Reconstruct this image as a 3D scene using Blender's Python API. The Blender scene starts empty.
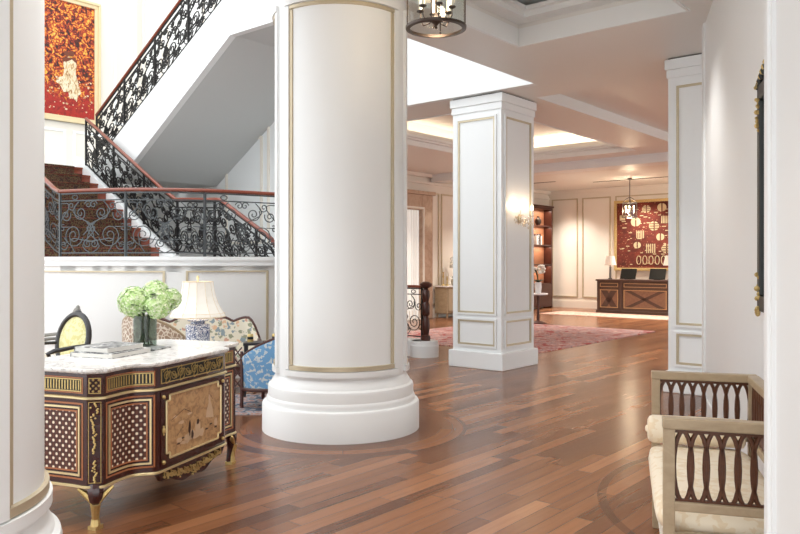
import bpy, math, random
from mathutils import Vector
PI = math.pi
rnd = random.Random(7)
sc = bpy.context.scene
col = sc.collection

# ------------------------------------------------------------------ materials
def lin(c):
    r = []
    for v in c[:3]:
        v = v / 255.0
        r.append(v / 12.92 if v <= 0.04045 else ((v + 0.055) / 1.055) ** 2.4)
    return (r[0], r[1], r[2], 1.0)

class NT:
    def __init__(s, name):
        s.m = bpy.data.materials.new(name); s.m.use_nodes = True
        s.t = s.m.node_tree; s.b = s.t.nodes['Principled BSDF']
    def n(s, kind, ins=None, **kw):
        nd = s.t.nodes.new(kind)
        for k, v in kw.items(): setattr(nd, k, v)
        for k, v in (ins or {}).items(): s.put(nd.inputs[k], v)
        return nd
    def put(s, inp, v):
        if isinstance(v, bpy.types.NodeSocket): s.t.links.new(v, inp)
        else: inp.default_value = v
    def math(s, op, a, b=0.0, c=None):
        ins = {0: a, 1: b}
        if c is not None: ins[2] = c
        return s.n('ShaderNodeMath', ins, operation=op).outputs[0]
    def mix(s, f, a, b, mode='MIX'):
        nd = s.n('ShaderNodeMix', None, data_type='RGBA', blend_type=mode)
        s.put(nd.inputs['Factor'], f); s.put(nd.inputs[6], a); s.put(nd.inputs[7], b)
        return nd.outputs[2]
    def ramp(s, f, stops, const=False):
        nd = s.n('ShaderNodeValToRGB'); cr = nd.color_ramp
        if const: cr.interpolation = 'CONSTANT'
        while len(cr.elements) < len(stops): cr.elements.new(0.5)
        for e, (p, c) in zip(cr.elements, stops): e.position = p; e.color = c
        s.put(nd.inputs[0], f); return nd.outputs[0]
    def obj(s): return s.n('ShaderNodeTexCoord').outputs['Object']
    def uv(s): return s.n('ShaderNodeTexCoord').outputs['UV']
    def scale(s, v, sx, sy, sz):
        return s.n('ShaderNodeMapping', {0: v, 3: (sx, sy, sz)}).outputs[0]
    def noise(s, v, scale, detail=4, rough=.5, dist=0.0):
        nd = s.n('ShaderNodeTexNoise', {'Vector': v, 'Scale': scale, 'Detail': detail, 'Roughness': rough, 'Distortion': dist})
        return nd.outputs[0]
    def voro(s, v, scale, feature='F1', out=0):
        nd = s.n('ShaderNodeTexVoronoi', {'Vector': v, 'Scale': scale}, feature=feature)
        return nd.outputs[out]
    def sep(s, v):
        nd = s.n('ShaderNodeSeparateXYZ', {0: v}); return nd.outputs
    def comb(s, x, y, z=0.0):
        return s.n('ShaderNodeCombineXYZ', {0: x, 1: y, 2: z}).outputs[0]
    def bump(s, h, strength=.3, dist=.01):
        nd = s.n('ShaderNodeBump', {'Height': h, 'Strength': strength, 'Distance': dist})
        s.put(s.b.inputs['Normal'], nd.outputs[0])
    def set(s, color=None, rough=None, metal=None, **kw):
        if color is not None: s.put(s.b.inputs['Base Color'], color)
        if rough is not None: s.put(s.b.inputs['Roughness'], rough)
        if metal is not None: s.put(s.b.inputs['Metallic'], metal)
        for k, v in kw.items(): s.put(s.b.inputs[k], v)
        return s.m

def plain(name, rgb, rough=.5, metal=0.0, var=.06, nscale=6.0, **kw):
    t = NT(name); c = lin(rgb)
    f = t.noise(t.obj(), nscale, 3)
    d = tuple(x * (1 - var) for x in c[:3]) + (1,)
    return t.set(t.mix(f, c, d), rough, metal, **kw)

def wood(name, rgb, rgb2, rough=.35, sc_=(2, 2, 20), coat=0.0):
    t = NT(name)
    v = t.scale(t.obj(), *sc_)
    f = t.noise(v, 3, 6, .6, .6)
    return t.set(t.mix(f, lin(rgb), lin(rgb2)), rough, 0.0, **{'Coat Weight': coat})

def emit(name, rgb, strength, base=None):
    t = NT(name); c = lin(rgb)
    return t.set(base or c, .6, 0.0, **{'Emission Color': c, 'Emission Strength': strength})

M = {}
M['white'] = plain('white_paint', (240, 242, 242), .42, 0, .025, 1.5)
M['cream'] = plain('cream_paint', (238, 231, 220), .5, 0, .03, 1.2)
M['pale'] = plain('pale_grey_paint', (236, 236, 234), .5, 0, .03, 1.2)
M['ceil'] = plain('ceiling_paint', (234, 232, 228), .42, 0, .03, .8)
M['bounce_ground'] = plain('pale_bounce_ground', (236, 238, 238), .8, 0, .06, 1.0)
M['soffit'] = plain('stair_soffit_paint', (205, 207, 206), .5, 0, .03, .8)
M['gilt'] = plain('champagne_gilt_trim', (210, 196, 168), .38, .4, .2, 9)
M['gold'] = plain('ormolu_gold', (236, 208, 140), .34, .75, .45, 60)
M['goldlight'] = plain('polished_brass_line', (246, 230, 180), .3, .75, .12, 30)
M['inlay'] = wood('satinwood_inlay', (196, 130, 84), (160, 92, 56), .35)
M['maroon'] = wood('dark_mahogany_veneer', (72, 22, 19), (42, 12, 12), .22, (3, 3, 14), .4)
M['iron'] = plain('black_wrought_iron', (34, 33, 34), .42, .5, .2, 30)
M['steel'] = plain('grey_painted_iron', (84, 88, 90), .4, .6, .2, 30)
M['handrail'] = wood('red_brown_handrail', (150, 74, 48), (108, 46, 30), .28, (3, 3, 3), .3)
M['newel'] = wood('dark_walnut_newel', (84, 42, 30), (52, 24, 18), .3)
M['chrome'] = plain('nickel_metal', (120, 112, 106), .3, .9, .2, 20)
M['bronze'] = plain('dark_bronze', (86, 76, 70), .35, .85, .2, 20)
M['black'] = plain('black_plastic', (22, 26, 24), .4)
M['walnut'] = wood('desk_walnut', (142, 104, 80), (94, 64, 48), .4, (5, 5, 5))
M['deskinlay'] = wood('desk_gold_inlay', (190, 152, 108), (160, 122, 84), .4)
M['desk'] = wood('desk_dark_wood', (92, 66, 54), (60, 42, 36), .35, (4, 4, 12))
M['champagne'] = wood('silver_gilt_wood', (196, 176, 146), (150, 128, 100), .36, (3, 3, 6))
M['lattice'] = wood('dark_brown_lattice_wood', (104, 62, 38), (68, 38, 24), .38)
M['stem'] = plain('plant_stem', (58, 84, 40), .6)
M['leaf'] = plain('dark_green_leaf', (40, 72, 34), .5, 0, .4, 20)
M['petal_white'] = plain('white_petals', (244, 242, 232), .6, 0, .05, 10)
M['porcelain'] = plain('white_porcelain', (235, 236, 238), .2)
M['page'] = plain('book_pages', (232, 230, 224), .7, 0, .1, 90)
M['darkchair'] = wood('ebonised_frame', (58, 56, 58), (34, 32, 34), .35)
M['greychair'] = wood('limed_grey_frame', (150, 148, 142), (116, 112, 106), .45)
M['rosewood'] = wood('red_brown_chair_wood', (88, 44, 34), (54, 26, 22), .32)
M['marblesurround'] = None

# white marble
t = NT('white_veined_marble')
v = t.obj()
f = t.noise(v, 3.2, 8, .62, 1.6)
vein = t.ramp(f, [(.0, lin((246, 245, 242))), (.46, lin((246, 245, 243))), (.495, lin((200, 196, 192))), (.52, lin((245, 243, 240))), (.62, lin((240, 238, 234))), (.66, lin((214, 204, 194))), (.69, lin((246, 245, 242)))])
M['marble'] = t.set(vein, .14)
t = NT('beige_marble')
f = t.noise(t.obj(), 4, 7, .6, 1.2)
M['beigemarble'] = t.set(t.ramp(f, [(.3, lin((170, 138, 116))), (.6, lin((196, 168, 146))), (.8, lin((150, 116, 94)))]), .25)

# floor planks (in building axes; boards run along +Y, ring of boards round the column)
CA, CB = -5.02, 5.11
t = NT('plank_floor')
X, Y, Z = t.sep(t.obj())
dx = t.math('SUBTRACT', X, CA); dy = t.math('SUBTRACT', Y, CB)
r = t.math('SQRT', t.math('ADD', t.math('MULTIPLY', dx, dx), t.math('MULTIPLY', dy, dy)))
ang = t.math('MULTIPLY', t.math('ARCTAN2', dy, dx), 1.0)
inring = t.math('LESS_THAN', r, 1.17)
across = t.math('ADD', t.math('MULTIPLY', r, inring), t.math('MULTIPLY', X, t.math('SUBTRACT', 1.0, inring)))
along = t.math('ADD', t.math('MULTIPLY', ang, inring), t.math('MULTIPLY', Y, t.math('SUBTRACT', 1.0, inring)))
W = .118
q = t.math('DIVIDE', across, W)
row = t.math('FLOOR', q); fr = t.math('FRACT', q)
wn = t.n('ShaderNodeTexWhiteNoise', {'Vector': t.comb(row, 3.1, 0)}, noise_dimensions='3D').outputs[0]
q2 = t.math('DIVIDE', t.math('ADD', along, t.math('MULTIPLY', wn, 7.0)), 1.35)
cl = t.math('FLOOR', q2); fr2 = t.math('FRACT', q2)
pr = t.n('ShaderNodeTexWhiteNoise', {'Vector': t.comb(row, cl, t.math('MULTIPLY', inring, 5.0))}, noise_dimensions='3D').outputs[0]
basec = t.ramp(pr, [(0, lin((96, 58, 37))), (.25, lin((116, 73, 47))), (.55, lin((130, 84, 55))), (.85, lin((146, 97, 65))), (1, lin((166, 115, 80)))])
gv = t.comb(t.math('MULTIPLY', across, 26.0), t.math('MULTIPLY', along, 1.6), t.math('MULTIPLY', pr, 30.0))
gr = t.noise(gv, 1.0, 5, .55, .3)
grain = t.ramp(gr, [(.25, (.80, .78, .77, 1)), (.5, (1, 1, 1, 1)), (.8, (1.12, 1.11, 1.1, 1))])
c1 = t.mix(1.0, basec, grain, 'MULTIPLY')
gap = t.math('MAXIMUM', t.math('LESS_THAN', fr, .03), t.math('LESS_THAN', fr2, .004))
edge = t.math('LESS_THAN', t.math('ABSOLUTE', t.math('SUBTRACT', r, 1.175)), .018)
dx2 = t.math('SUBTRACT', X, -.66); dy2 = t.math('SUBTRACT', Y, 5.45)
r2 = t.math('SQRT', t.math('ADD', t.math('MULTIPLY', dx2, dx2), t.math('MULTIPLY', dy2, dy2)))
edge2 = t.math('LESS_THAN', t.math('ABSOLUTE', t.math('SUBTRACT', r2, 1.7)), .03)
gap = t.math('MAXIMUM', gap, t.math('MULTIPLY', t.math('MAXIMUM', edge, edge2), .6))
c2 = t.mix(t.math('MULTIPLY', gap, .7), c1, lin((46, 24, 16)))
M['floor'] = t.set(c2, t.math('ADD', .18, t.math('MULTIPLY', gr, .12)), 0, **{'Specular IOR Level': .42})
t.bump(t.math('SUBTRACT', gr, gap), .04, .001)

# rugs
def rug(name, cols, s1=3.0, s2=14.0, lo=.36, hi=.66):
    t = NT(name); v = t.obj()
    a = t.noise(v, s1, 5, .6, 1.0); b = t.voro(v, s2); g = t.noise(v, 60, 2)
    f = t.math('ADD', t.math('MULTIPLY', a, .65), t.math('MULTIPLY', b, .45))
    c = t.ramp(f, [(.25 + .5 * i / (len(cols) - 1), lin(x)) for i, x in enumerate(cols)]) if False else t.ramp(f, [(lo + (hi - lo) * i / (len(cols) - 1), lin(x)) for i, x in enumerate(cols)])
    return t.set(t.mix(t.math('MULTIPLY', g, .5), c, lin((150, 130, 125)), 'MULTIPLY'), .95)
M['rug_red'] = rug('faded_red_persian_rug', [(226, 210, 200), (196, 104, 96), (232, 212, 200), (160, 66, 76), (222, 190, 180), (112, 84, 108), (226, 204, 192), (170, 80, 80)], 2.2, 7)
M['rug_coral'] = rug('coral_rug', [(232, 204, 186), (214, 150, 126), (236, 218, 202), (204, 134, 112), (232, 208, 190)], 2.5, 8)
M['rug_blue'] = rug('blue_grey_patterned_rug', [(214, 206, 198), (120, 134, 150), (206, 150, 128), (190, 192, 196), (92, 104, 124)], 5, 12)
M['carpet'] = rug('dark_stair_carpet', [(40, 26, 24), (110, 50, 40), (50, 30, 28), (128, 104, 70), (60, 36, 34)], 9, 26)

# fabrics
def damask(name, c0, c1, s=9.0, thr=.5, rough=.8):
    t = NT(name); v = t.obj()
    a = t.noise(v, s, 3, .5, 2.2); b = t.voro(v, s * 1.6)
    f = t.math('ADD', t.math('MULTIPLY', a, .7), t.math('MULTIPLY', b, .4))
    k = t.ramp(f, [(thr - .02, (0, 0, 0, 1)), (thr + .02, (1, 1, 1, 1))])
    return t.set(t.mix(k, lin(c0), lin(c1)), rough, 0, **{'Sheen Weight': .2})
M['bluedamask'] = damask('blue_silver_damask', (110, 160, 204), (200, 208, 210), 14, .62)
M['creamdamask'] = damask('cream_damask', (240, 226, 202), (232, 212, 180), 12, .6)
M['silverdamask'] = damask('silver_floral_damask', (196, 184, 164), (232, 226, 214), 14, .53)
M['yellow'] = damask('yellow_green_silk', (210, 204, 140), (224, 220, 172), 14, .55)
M['goldsilk'] = plain('gold_silk', (226, 196, 134), .55, 0, .15, 14)
t = NT('floral_upholstery'); v = t.obj()
dd = t.n('ShaderNodeTexNoise', {'Vector': v, 'Scale': 20.0}).outputs[1]
v = t.n('ShaderNodeVectorMath', {0: v, 1: t.n('ShaderNodeVectorMath', {0: dd, 3: .09}, operation='SCALE').outputs[0]}, operation='ADD').outputs[0]
a = t.voro(v, 17.0, out=1); b = t.voro(v, 17.0); s_ = t.sep(a)
cc = t.ramp(s_[0], [(0, lin((140, 154, 160))), (.35, lin((222, 184, 150))), (.6, lin((150, 152, 128))), (.85, lin((206, 160, 140)))], True)
k = t.ramp(b, [(.42, (1, 1, 1, 1)), (.5, (0, 0, 0, 1))])
M['floral'] = t.set(t.mix(k, lin((228, 220, 202)), cc), .85)
t = NT('beige_leaf_upholstery'); v = t.obj()
b = t.voro(v, 22.0, 'DISTANCE_TO_EDGE')
M['leafprint'] = t.set(t.ramp(b, [(.06, lin((222, 212, 198))), (.12, lin((158, 134, 116)))]), .85)

# blue and white porcelain
t = NT('blue_white_porcelain'); v = t.obj()
b = t.noise(v, 22, 2, .5, 3.0)
M['bluewhite'] = t.set(t.ramp(b, [(.44, lin((232, 236, 242))), (.48, lin((40, 70, 128))), (.56, lin((36, 60, 116))), (.6, lin((228, 232, 240)))]), .15)
# lamp shade
def shade(name, rgb, e, erg=(255, 226, 190)):
    t = NT(name)
    return t.set(lin(rgb), .7, 0, **{'Emission Color': lin(erg), 'Emission Strength': e})
M['shade'] = shade('cream_lamp_shade', (250, 246, 238), .03)
M['bulb'] = emit('warm_bulb', (255, 220, 175), 7)
M['bulb2'] = emit('warm_candle_bulb', (255, 220, 176), 4)
# glass
def glass(name, rgb, alpha_mix=.85, rough=.02):
    t = NT(name)
    tr = t.n('ShaderNodeBsdfTransparent', {0: lin(rgb)}); gl = t.n('ShaderNodeBsdfGlossy', {0: (1, 1, 1, 1), 'Roughness': rough})
    fc_ = t.n('ShaderNodeLayerWeight', {0: .5}).outputs['Facing']; fr_ = t.n('ShaderNodeMath', {0: t.math('POWER', fc_, 5.0), 1: .6}, operation='MULTIPLY')
    mx = t.n('ShaderNodeMixShader', {0: t.math('ADD', t.math('MULTIPLY', fr_.outputs[0], 1.0), 1 - alpha_mix), 1: tr.outputs[0], 2: gl.outputs[0]})
    out = [n for n in t.t.nodes if n.type == 'OUTPUT_MATERIAL'][0]
    t.t.links.new(mx.outputs[0], out.inputs[0]); return t.m
M['glass'] = glass('clear_glass', (238, 242, 240), .96)
M['smoke'] = glass('dark_smoked_glass', (208, 216, 210), .95)
M['crystal'] = glass('cut_crystal', (246, 238, 226), .7, .05)
M['mirror'] = plain('mirror_glass', (226, 228, 228), .03, 1.0, 0)
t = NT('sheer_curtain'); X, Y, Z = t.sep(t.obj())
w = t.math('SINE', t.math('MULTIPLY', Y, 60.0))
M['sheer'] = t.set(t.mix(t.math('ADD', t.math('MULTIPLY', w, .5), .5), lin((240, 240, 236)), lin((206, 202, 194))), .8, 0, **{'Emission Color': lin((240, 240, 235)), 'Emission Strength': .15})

# hydrangea
t = NT('green_hydrangea_petals'); v = t.obj()
k = t.voro(v, 70.0, out=1); s_ = t.sep(k)
M['hydrangea'] = t.set(t.ramp(s_[0], [(0, lin((160, 200, 116))), (.5, lin((204, 228, 164))), (1, lin((240, 246, 222)))]), .7)

# marquetry lattice (uv = metres along the surface, height)
t = NT('trellis_marquetry'); u_, v_, _ = t.sep(t.uv())
P = .048
def cell(off):
    fu = t.math('SUBTRACT', t.math('FRACT', t.math('ADD', t.math('DIVIDE', u_, P), off)), .5)
    fv = t.math('SUBTRACT', t.math('FRACT', t.math('ADD', t.math('DIVIDE', v_, P * 1.1), off)), .5)
    d = t.math('SQRT', t.math('ADD', t.math('MULTIPLY', fu, fu), t.math('MULTIPLY', t.math('MULTIPLY', fv, fv), 1.2)))
    return d
d0 = cell(0.0); d1 = cell(.5)
d = t.math('MINIMUM', d0, d1)
dots = t.ramp(d, [(.16, (1, 1, 1, 1)), (.20, (0, 0, 0, 1))])
small = t.ramp(t.math('MINIMUM', t.math('ABSOLUTE', t.math('SUBTRACT', d0, .5)), t.math('ABSOLUTE', t.math('SUBTRACT', d1, .5))), [(.05, (1, 1, 1, 1)), (.07, (0, 0, 0, 1))])
base = t.mix(t.math('MULTIPLY', small, .35), lin((46, 14, 14)), lin((150, 86, 62)))
M['trellis'] = t.set(t.mix(dots, base, lin((250, 238, 216))), .3)
# marquetry picture ground
t = NT('marquetry_picture_ground'); v = t.uv()
a = t.noise(v, 14, 5, .6, .6)
M['marq'] = t.set(t.ramp(a, [(.3, lin((208, 170, 124))), (.5, lin((196, 154, 108))), (.62, lin((160, 122, 84))), (.72, lin((206, 166, 120)))]), .35)
M['marq_pale'] = plain('pale_wood_inlay', (224, 192, 156), .4, 0, .15, 30)
M['marq_dark'] = plain('dark_wood_inlay', (66, 38, 28), .4, 0, .15, 30)

# painting canvases
t = NT('autumn_canvas'); v = t.uv(); U, V, _ = t.sep(v)
dd = t.n('ShaderNodeTexNoise', {'Vector': v, 'Scale': 7.0, 'Detail': 4.0}).outputs[1]
v2 = t.n('ShaderNodeVectorMath', {0: v, 1: t.n('ShaderNodeVectorMath', {0: dd, 3: .35}, operation='SCALE').outputs[0]}, operation='ADD').outputs[0]
n1 = t.noise(v, 5, 6, .7, 1.2); n2 = t.math('ADD', t.math('MULTIPLY', t.voro(v2, 17.0), .6), t.math('MULTIPLY', t.noise(v, 5.5, 4, .6, 1.0), .35)); n3 = t.noise(v, 9, 4, .6, 2.0)
leafm = t.ramp(t.math('ADD', t.math('MULTIPLY', V, .42), t.math('MULTIPLY', n1, .8)), [(.50, (0, 0, 0, 1)), (.62, (1, 1, 1, 1))])
leaf = t.ramp(n2, [(0, lin((246, 216, 130))), (.30, lin((236, 178, 66))), (.42, lin((214, 96, 34))), (.52, lin((150, 40, 20))), (.64, lin((54, 24, 14)))])
red = t.ramp(n3, [(.3, lin((120, 22, 16))), (.6, lin((178, 36, 22))), (.8, lin((90, 16, 12)))])
c = t.mix(leafm, red, leaf)
br = t.ramp(t.noise(v, 4, 3, .5, 3.0), [(.485, (0, 0, 0, 1)), (.5, (1, 1, 1, 1)), (.515, (0, 0, 0, 1))])
c = t.mix(t.math('MULTIPLY', br, t.ramp(V, [(.45, (0, 0, 0, 1)), (.6, (1, 1, 1, 1))])), c, lin((44, 22, 14)))
M['autumn'] = t.set(c, .6)
t = NT('red_textile_canvas'); v = t.uv()
n1 = t.noise(v, 3.5, 6, .7, .5); n2 = t.n('ShaderNodeTexBrick', {'Vector': v, 'Scale': 9.0, 'Color1': lin((118, 50, 36)), 'Color2': lin((74, 28, 22)), 'Mortar': lin((90, 42, 32)), 'Mortar Size': .01}).outputs[0]
n3 = t.voro(v, 30.0)
c = t.mix(.5, n2, t.ramp(n1, [(.35, lin((70, 28, 22))), (.6, lin((140, 58, 40)))]))
c = t.mix(t.ramp(n3, [(.12, (1, 1, 1, 1)), (.2, (0, 0, 0, 1))]), c, lin((206, 150, 112)))
M['textile'] = t.set(c, .8)
M['motif'] = plain('cream_motif', (226, 204, 162), .7, 0, .3, 20)
t = NT('pale_gown_paint'); gn = t.noise(t.scale(t.obj(), 1, 1.6, .8), 9, 4, .6, 1.5)
M['gown'] = t.set(t.ramp(gn, [(.36, lin((150, 104, 62))), (.46, lin((214, 184, 138))), (.56, lin((238, 224, 198))), (.68, lin((196, 160, 110)))]), .6)
M['skin_paint'] = plain('brown_paint', (120, 60, 36), .6, 0, .2, 20)
t = NT('brass_panel'); v = t.obj()
M['giltframe'] = t.set(t.ramp(t.noise(v, 30, 3), [(.3, lin((206, 176, 110))), (.7, lin((232, 208, 150)))]), .4, .5)
M['paleframe'] = plain('pale_gold_frame', (232, 212, 170), .45, .25, .12, 8)
M['amberwood'] = wood('lit_amber_back_panel', (186, 132, 100), (160, 108, 80), .5)
t = NT('grey_photo_cover'); v = t.obj()
M['cover'] = t.set(t.ramp(t.noise(v, 9, 5, .6, 1.5), [(.40, lin((40, 42, 46))), (.5, lin((150, 152, 154))), (.62, lin((232, 232, 230)))]), .3)

# ------------------------------------------------------------------ mesh builder
ORG = {}
class MB:
    def __init__(s): s.v = []; s.f = []; s.uv = []
    def quad(s, pts, uvs=None):
        b = len(s.v); s.v += [tuple(p) for p in pts]; s.f.append(tuple(range(b, b + len(pts)))); s.uv.append(uvs)
    def box(s, x0, x1, y0, y1, z0, z1):
        return s.prism([(x0, y0), (x1, y0), (x1, y1), (x0, y1)], z0, z1)
    def prism(s, poly, z0, z1):
        A = sum(poly[i][0] * poly[(i + 1) % len(poly)][1] - poly[(i + 1) % len(poly)][0] * poly[i][1] for i in range(len(poly)))
        if A < 0: poly = poly[::-1]
        b = len(s.v); n = len(poly)
        s.v += [(p[0], p[1], z0) for p in poly] + [(p[0], p[1], z1) for p in poly]
        s.f.append(tuple(range(b + n - 1, b - 1, -1))); s.f.append(tuple(range(b + n, b + 2 * n)))
        for i in range(n):
            j = (i + 1) % n; s.f.append((b + i, b + j, b + n + j, b + n + i))
        s.uv += [None] * (n + 2); return s
    def slab(s, poly, axis, lo, hi):
        """extrude a polygon given in the two other axes along axis"""
        b0 = len(s.v); m = MB(); m.prism(poly, lo, hi)
        if axis == 'y': m.v = [(p[0], p[2], p[1]) for p in m.v]; m.f = [f[::-1] for f in m.f]
        elif axis == 'x': m.v = [(p[2], p[0], p[1]) for p in m.v]
        s.merge(m); return s
    def merge(s, m, tf=None):
        b = len(s.v); s.v += [tf(p) for p in m.v] if tf else m.v
        s.f += [tuple(i + b for i in f) for f in m.f]; s.uv += m.uv if m.uv else [None] * len(m.f); return s
    def lathe(s, prof, n=32, c=(0, 0, 0), a0=0.0, a1=2 * PI, cap=True):
        full = abs(a1 - a0 - 2 * PI) < 1e-6; cols = n if full else n + 1; b = len(s.v); k = len(prof)
        for i in range(cols):
            a = a0 + (a1 - a0) * i / n; ca, sa = math.cos(a), math.sin(a)
            for (r, z) in prof: s.v.append((c[0] + r * ca, c[1] + r * sa, c[2] + z))
        for i in range(n):
            j = (i + 1) % cols
            for q in range(k - 1):
                s.f.append((b + i * k + q, b + j * k + q, b + j * k + q + 1, b + i * k + q + 1)); s.uv.append(None)
        if cap and full:
            if prof[0][0] > 1e-5: s.f.append(tuple(b + i * k for i in range(n))[::-1]); s.uv.append(None)
            if prof[-1][0] > 1e-5: s.f.append(tuple(b + i * k + k - 1 for i in range(n))); s.uv.append(None)
        return s
    def tube(s, pts, r, n=6, closed=False, flat=1.0):
        pts = [Vector(p) for p in pts]; m = len(pts)
        if m < 2: return s
        rr = r if isinstance(r, (list, tuple)) else [r] * m
        b = len(s.v); up = Vector((0, 0, 1)); prev = None
        for i, p in enumerate(pts):
            if closed: d = pts[(i + 1) % m] - pts[i - 1]
            else: d = pts[min(i + 1, m - 1)] - pts[max(i - 1, 0)]
            if d.length < 1e-9: d = Vector((0, 0, 1))
            d.normalize()
            if prev is None:
                a = up if abs(d.z) < .9 else Vector((1, 0, 0)); x = d.cross(a).normalized()
            else:
                x = prev - d * prev.dot(d)
                if x.length < 1e-6: x = d.orthogonal()
                x.normalize()
            prev = x; y = d.cross(x)
            for k in range(n):
                t_ = 2 * PI * k / n + PI / n
                s.v.append(tuple(p + x * (math.cos(t_) * rr[i]) + y * (math.sin(t_) * rr[i] * flat)))
        for i in range(m if closed else m - 1):
            j = (i + 1) % m
            for k in range(n):
                l = (k + 1) % n
                s.f.append((b + i * n + k, b + i * n + l, b + j * n + l, b + j * n + k)); s.uv.append(None)
        if not closed:
            s.f.append(tuple(b + k for k in range(n))[::-1]); s.f.append(tuple(b + (m - 1) * n + k for k in range(n))); s.uv += [None, None]
        return s
    def ball(s, c, r, n=12, m=8, sx=1, sy=1, sz=1):
        prof = [(max(0.0, math.sin(PI * i / m)) * r, -math.cos(PI * i / m) * r) for i in range(m + 1)]
        k = MB(); k.lathe(prof, n, cap=False)
        s.merge(k, lambda p: (c[0] + p[0] * sx, c[1] + p[1] * sy, c[2] + p[2] * sz)); return s
    def beam(s, p, q, w, h=None):
        """square bar"""
        h = h or w
        return s.tube([p, q], w * .7071, 4, flat=h / w)
    def build(s, name, mat, parent=None, at=None, rz=0.0, smooth=True, bevel=0.0, org=None, ang=.6):
        me = bpy.data.meshes.new(name)
        o = None
        if parent is not None: org = ORG.get(parent.name, (0, 0, 0))
        if org: vs = [(p[0] - org[0], p[1] - org[1], p[2] - org[2]) for p in s.v]
        else: vs = s.v
        me.from_pydata(vs, [], s.f)
        if any(s.uv):
            ul = me.uv_layers.new(name='UVMap'); li = 0
            for fi, f in enumerate(s.f):
                for k in range(len(f)):
                    if s.uv[fi]: ul.data[li].uv = s.uv[fi][k]
                    li += 1
        me.materials.append(M[mat] if isinstance(mat, str) else mat)
        if smooth:
            me.shade_smooth()
            try: me.set_sharp_from_angle(angle=ang)
            except Exception: pass
        me.update()
        o = bpy.data.objects.new(name, me); col.objects.link(o)
        if bevel > 0:
            b = o.modifiers.new('bevel', 'BEVEL'); b.width = bevel; b.segments = 2; b.limit_method = 'ANGLE'; b.angle_limit = .7; b.harden_normals = False
        if parent is not None:
            o.parent = parent; ORG[o.name] = org
        else:
            if at: o.location = at
            o.rotation_euler.z = rz
        return o

def tag(o, label, cat, group=None, kind=None):
    o['label'] = label; o['category'] = cat
    if group: o['group'] = group
    if kind: o['kind'] = kind
    return o
def thing(name, label, cat, loc, rz=0.0, group=None, org=None):
    o = bpy.data.objects.new(name, None); col.objects.link(o); o.empty_display_size = .2
    o.location = loc; o.rotation_euler.z = rz; ORG[o.name] = org or (0, 0, 0)
    return tag(o, label, cat, group)
def dup(root, loc=None, rz=None, label=None, parent=None):
    r_ = root.copy(); col.objects.link(r_)
    if parent is not None: r_.parent = parent
    if loc is not None: r_.location = loc
    if rz is not None: r_.rotation_euler.z = rz
    if label: r_['label'] = label
    for ch in list(root.children): dup(ch, parent=r_)
    return r_

TH = math.radians(-40)                       # building grid against the view axis
CT, ST = math.cos(TH), math.sin(TH)
def BW(a, b, z=0.0): return (a * CT - b * ST, a * ST + b * CT, z)
def struct(name, mb, mat, rz=TH, at=(0, 0, 0), bevel=0.0, **kw):
    o = mb.build(name, mat, None, at=at, rz=rz, bevel=bevel, **kw); o['kind'] = 'structure'; return o
def bthing(name, label, cat, a, b, z=0.0, group=None):
    return thing(name, label, cat, BW(a, b, z), TH, group, org=(a, b, z))

def frame_on(mb, ax, c, u0, u1, z0, z1, w, d, sgn=1):
    """rectangular moulding on a wall plane; ax='x' plane x=c (u=y) or ax='y' plane y=c (u=x)"""
    lo, hi = (c, c + d * sgn) if sgn > 0 else (c + d * sgn, c)
    for (a0, a1, b0, b1) in ((u0, u1, z0, z0 + w), (u0, u1, z1 - w, z1), (u0, u0 + w, z0 + w, z1 - w), (u1 - w, u1, z0 + w, z1 - w)):
        if ax == 'x': mb.box(lo, hi, a0, a1, b0, b1)
        else: mb.box(a0, a1, lo, hi, b0, b1)

# ------------------------------------------------------------------ the setting
struct('floor', MB().box(-17, 6, -2.5, 26, -.1, 0), 'floor')
struct('floor_bounce_ground', MB().box(-30, 24, -24, -2.5, -.12, -.02).merge(MB().box(6, 24, -2.5, 26, -.12, -.02)), 'bounce_ground', smooth=False)  # unseen pale ground, added to bounce light up to the ceilings
CZ = 4.0
c = MB()
c.box(-5.19, -4.42, -3, 9.83, CZ, CZ + .3)
c.box(-2.53, 6, -3, 9.83, CZ, CZ + .3)
c.box(-4.42, -2.53, 7.35, 9.83, CZ, CZ + .3)
c.box(-4.42, -2.53, -3, 1.8, CZ, CZ + .3)
c.box(-12.85, -5.19, 9.15, 9.83, CZ, CZ + .3)
c.box(-12.85, -5.6, 9.83, 10.0, CZ, CZ + .3)
c.box(-12.85, -9.87, 10.0, 15.85, CZ, CZ + .3)
c.box(-6.6, -5.6, 10.0, 15.85, CZ, CZ + .3)
c.box(-12.85, -5.6, 15.85, 23.6, CZ, CZ + .3)
ceiling = struct('ceiling', c, 'ceil', smooth=False)
k = MB(); k.box(-5.6, 6, 9.83, 23.6, CZ + .18, CZ + .4)
k.build('recessed_ceiling_panel', 'ceil', ceiling, smooth=False)
k = MB(); k.box(-4.9, -2.1, 1.4, 7.8, 4.52, 4.6); k.box(-10.4, -6.1, 9.6, 16.3, 4.55, 4.65)
k.build('tray_ceiling_panel', 'ceil', ceiling, smooth=False)
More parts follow.
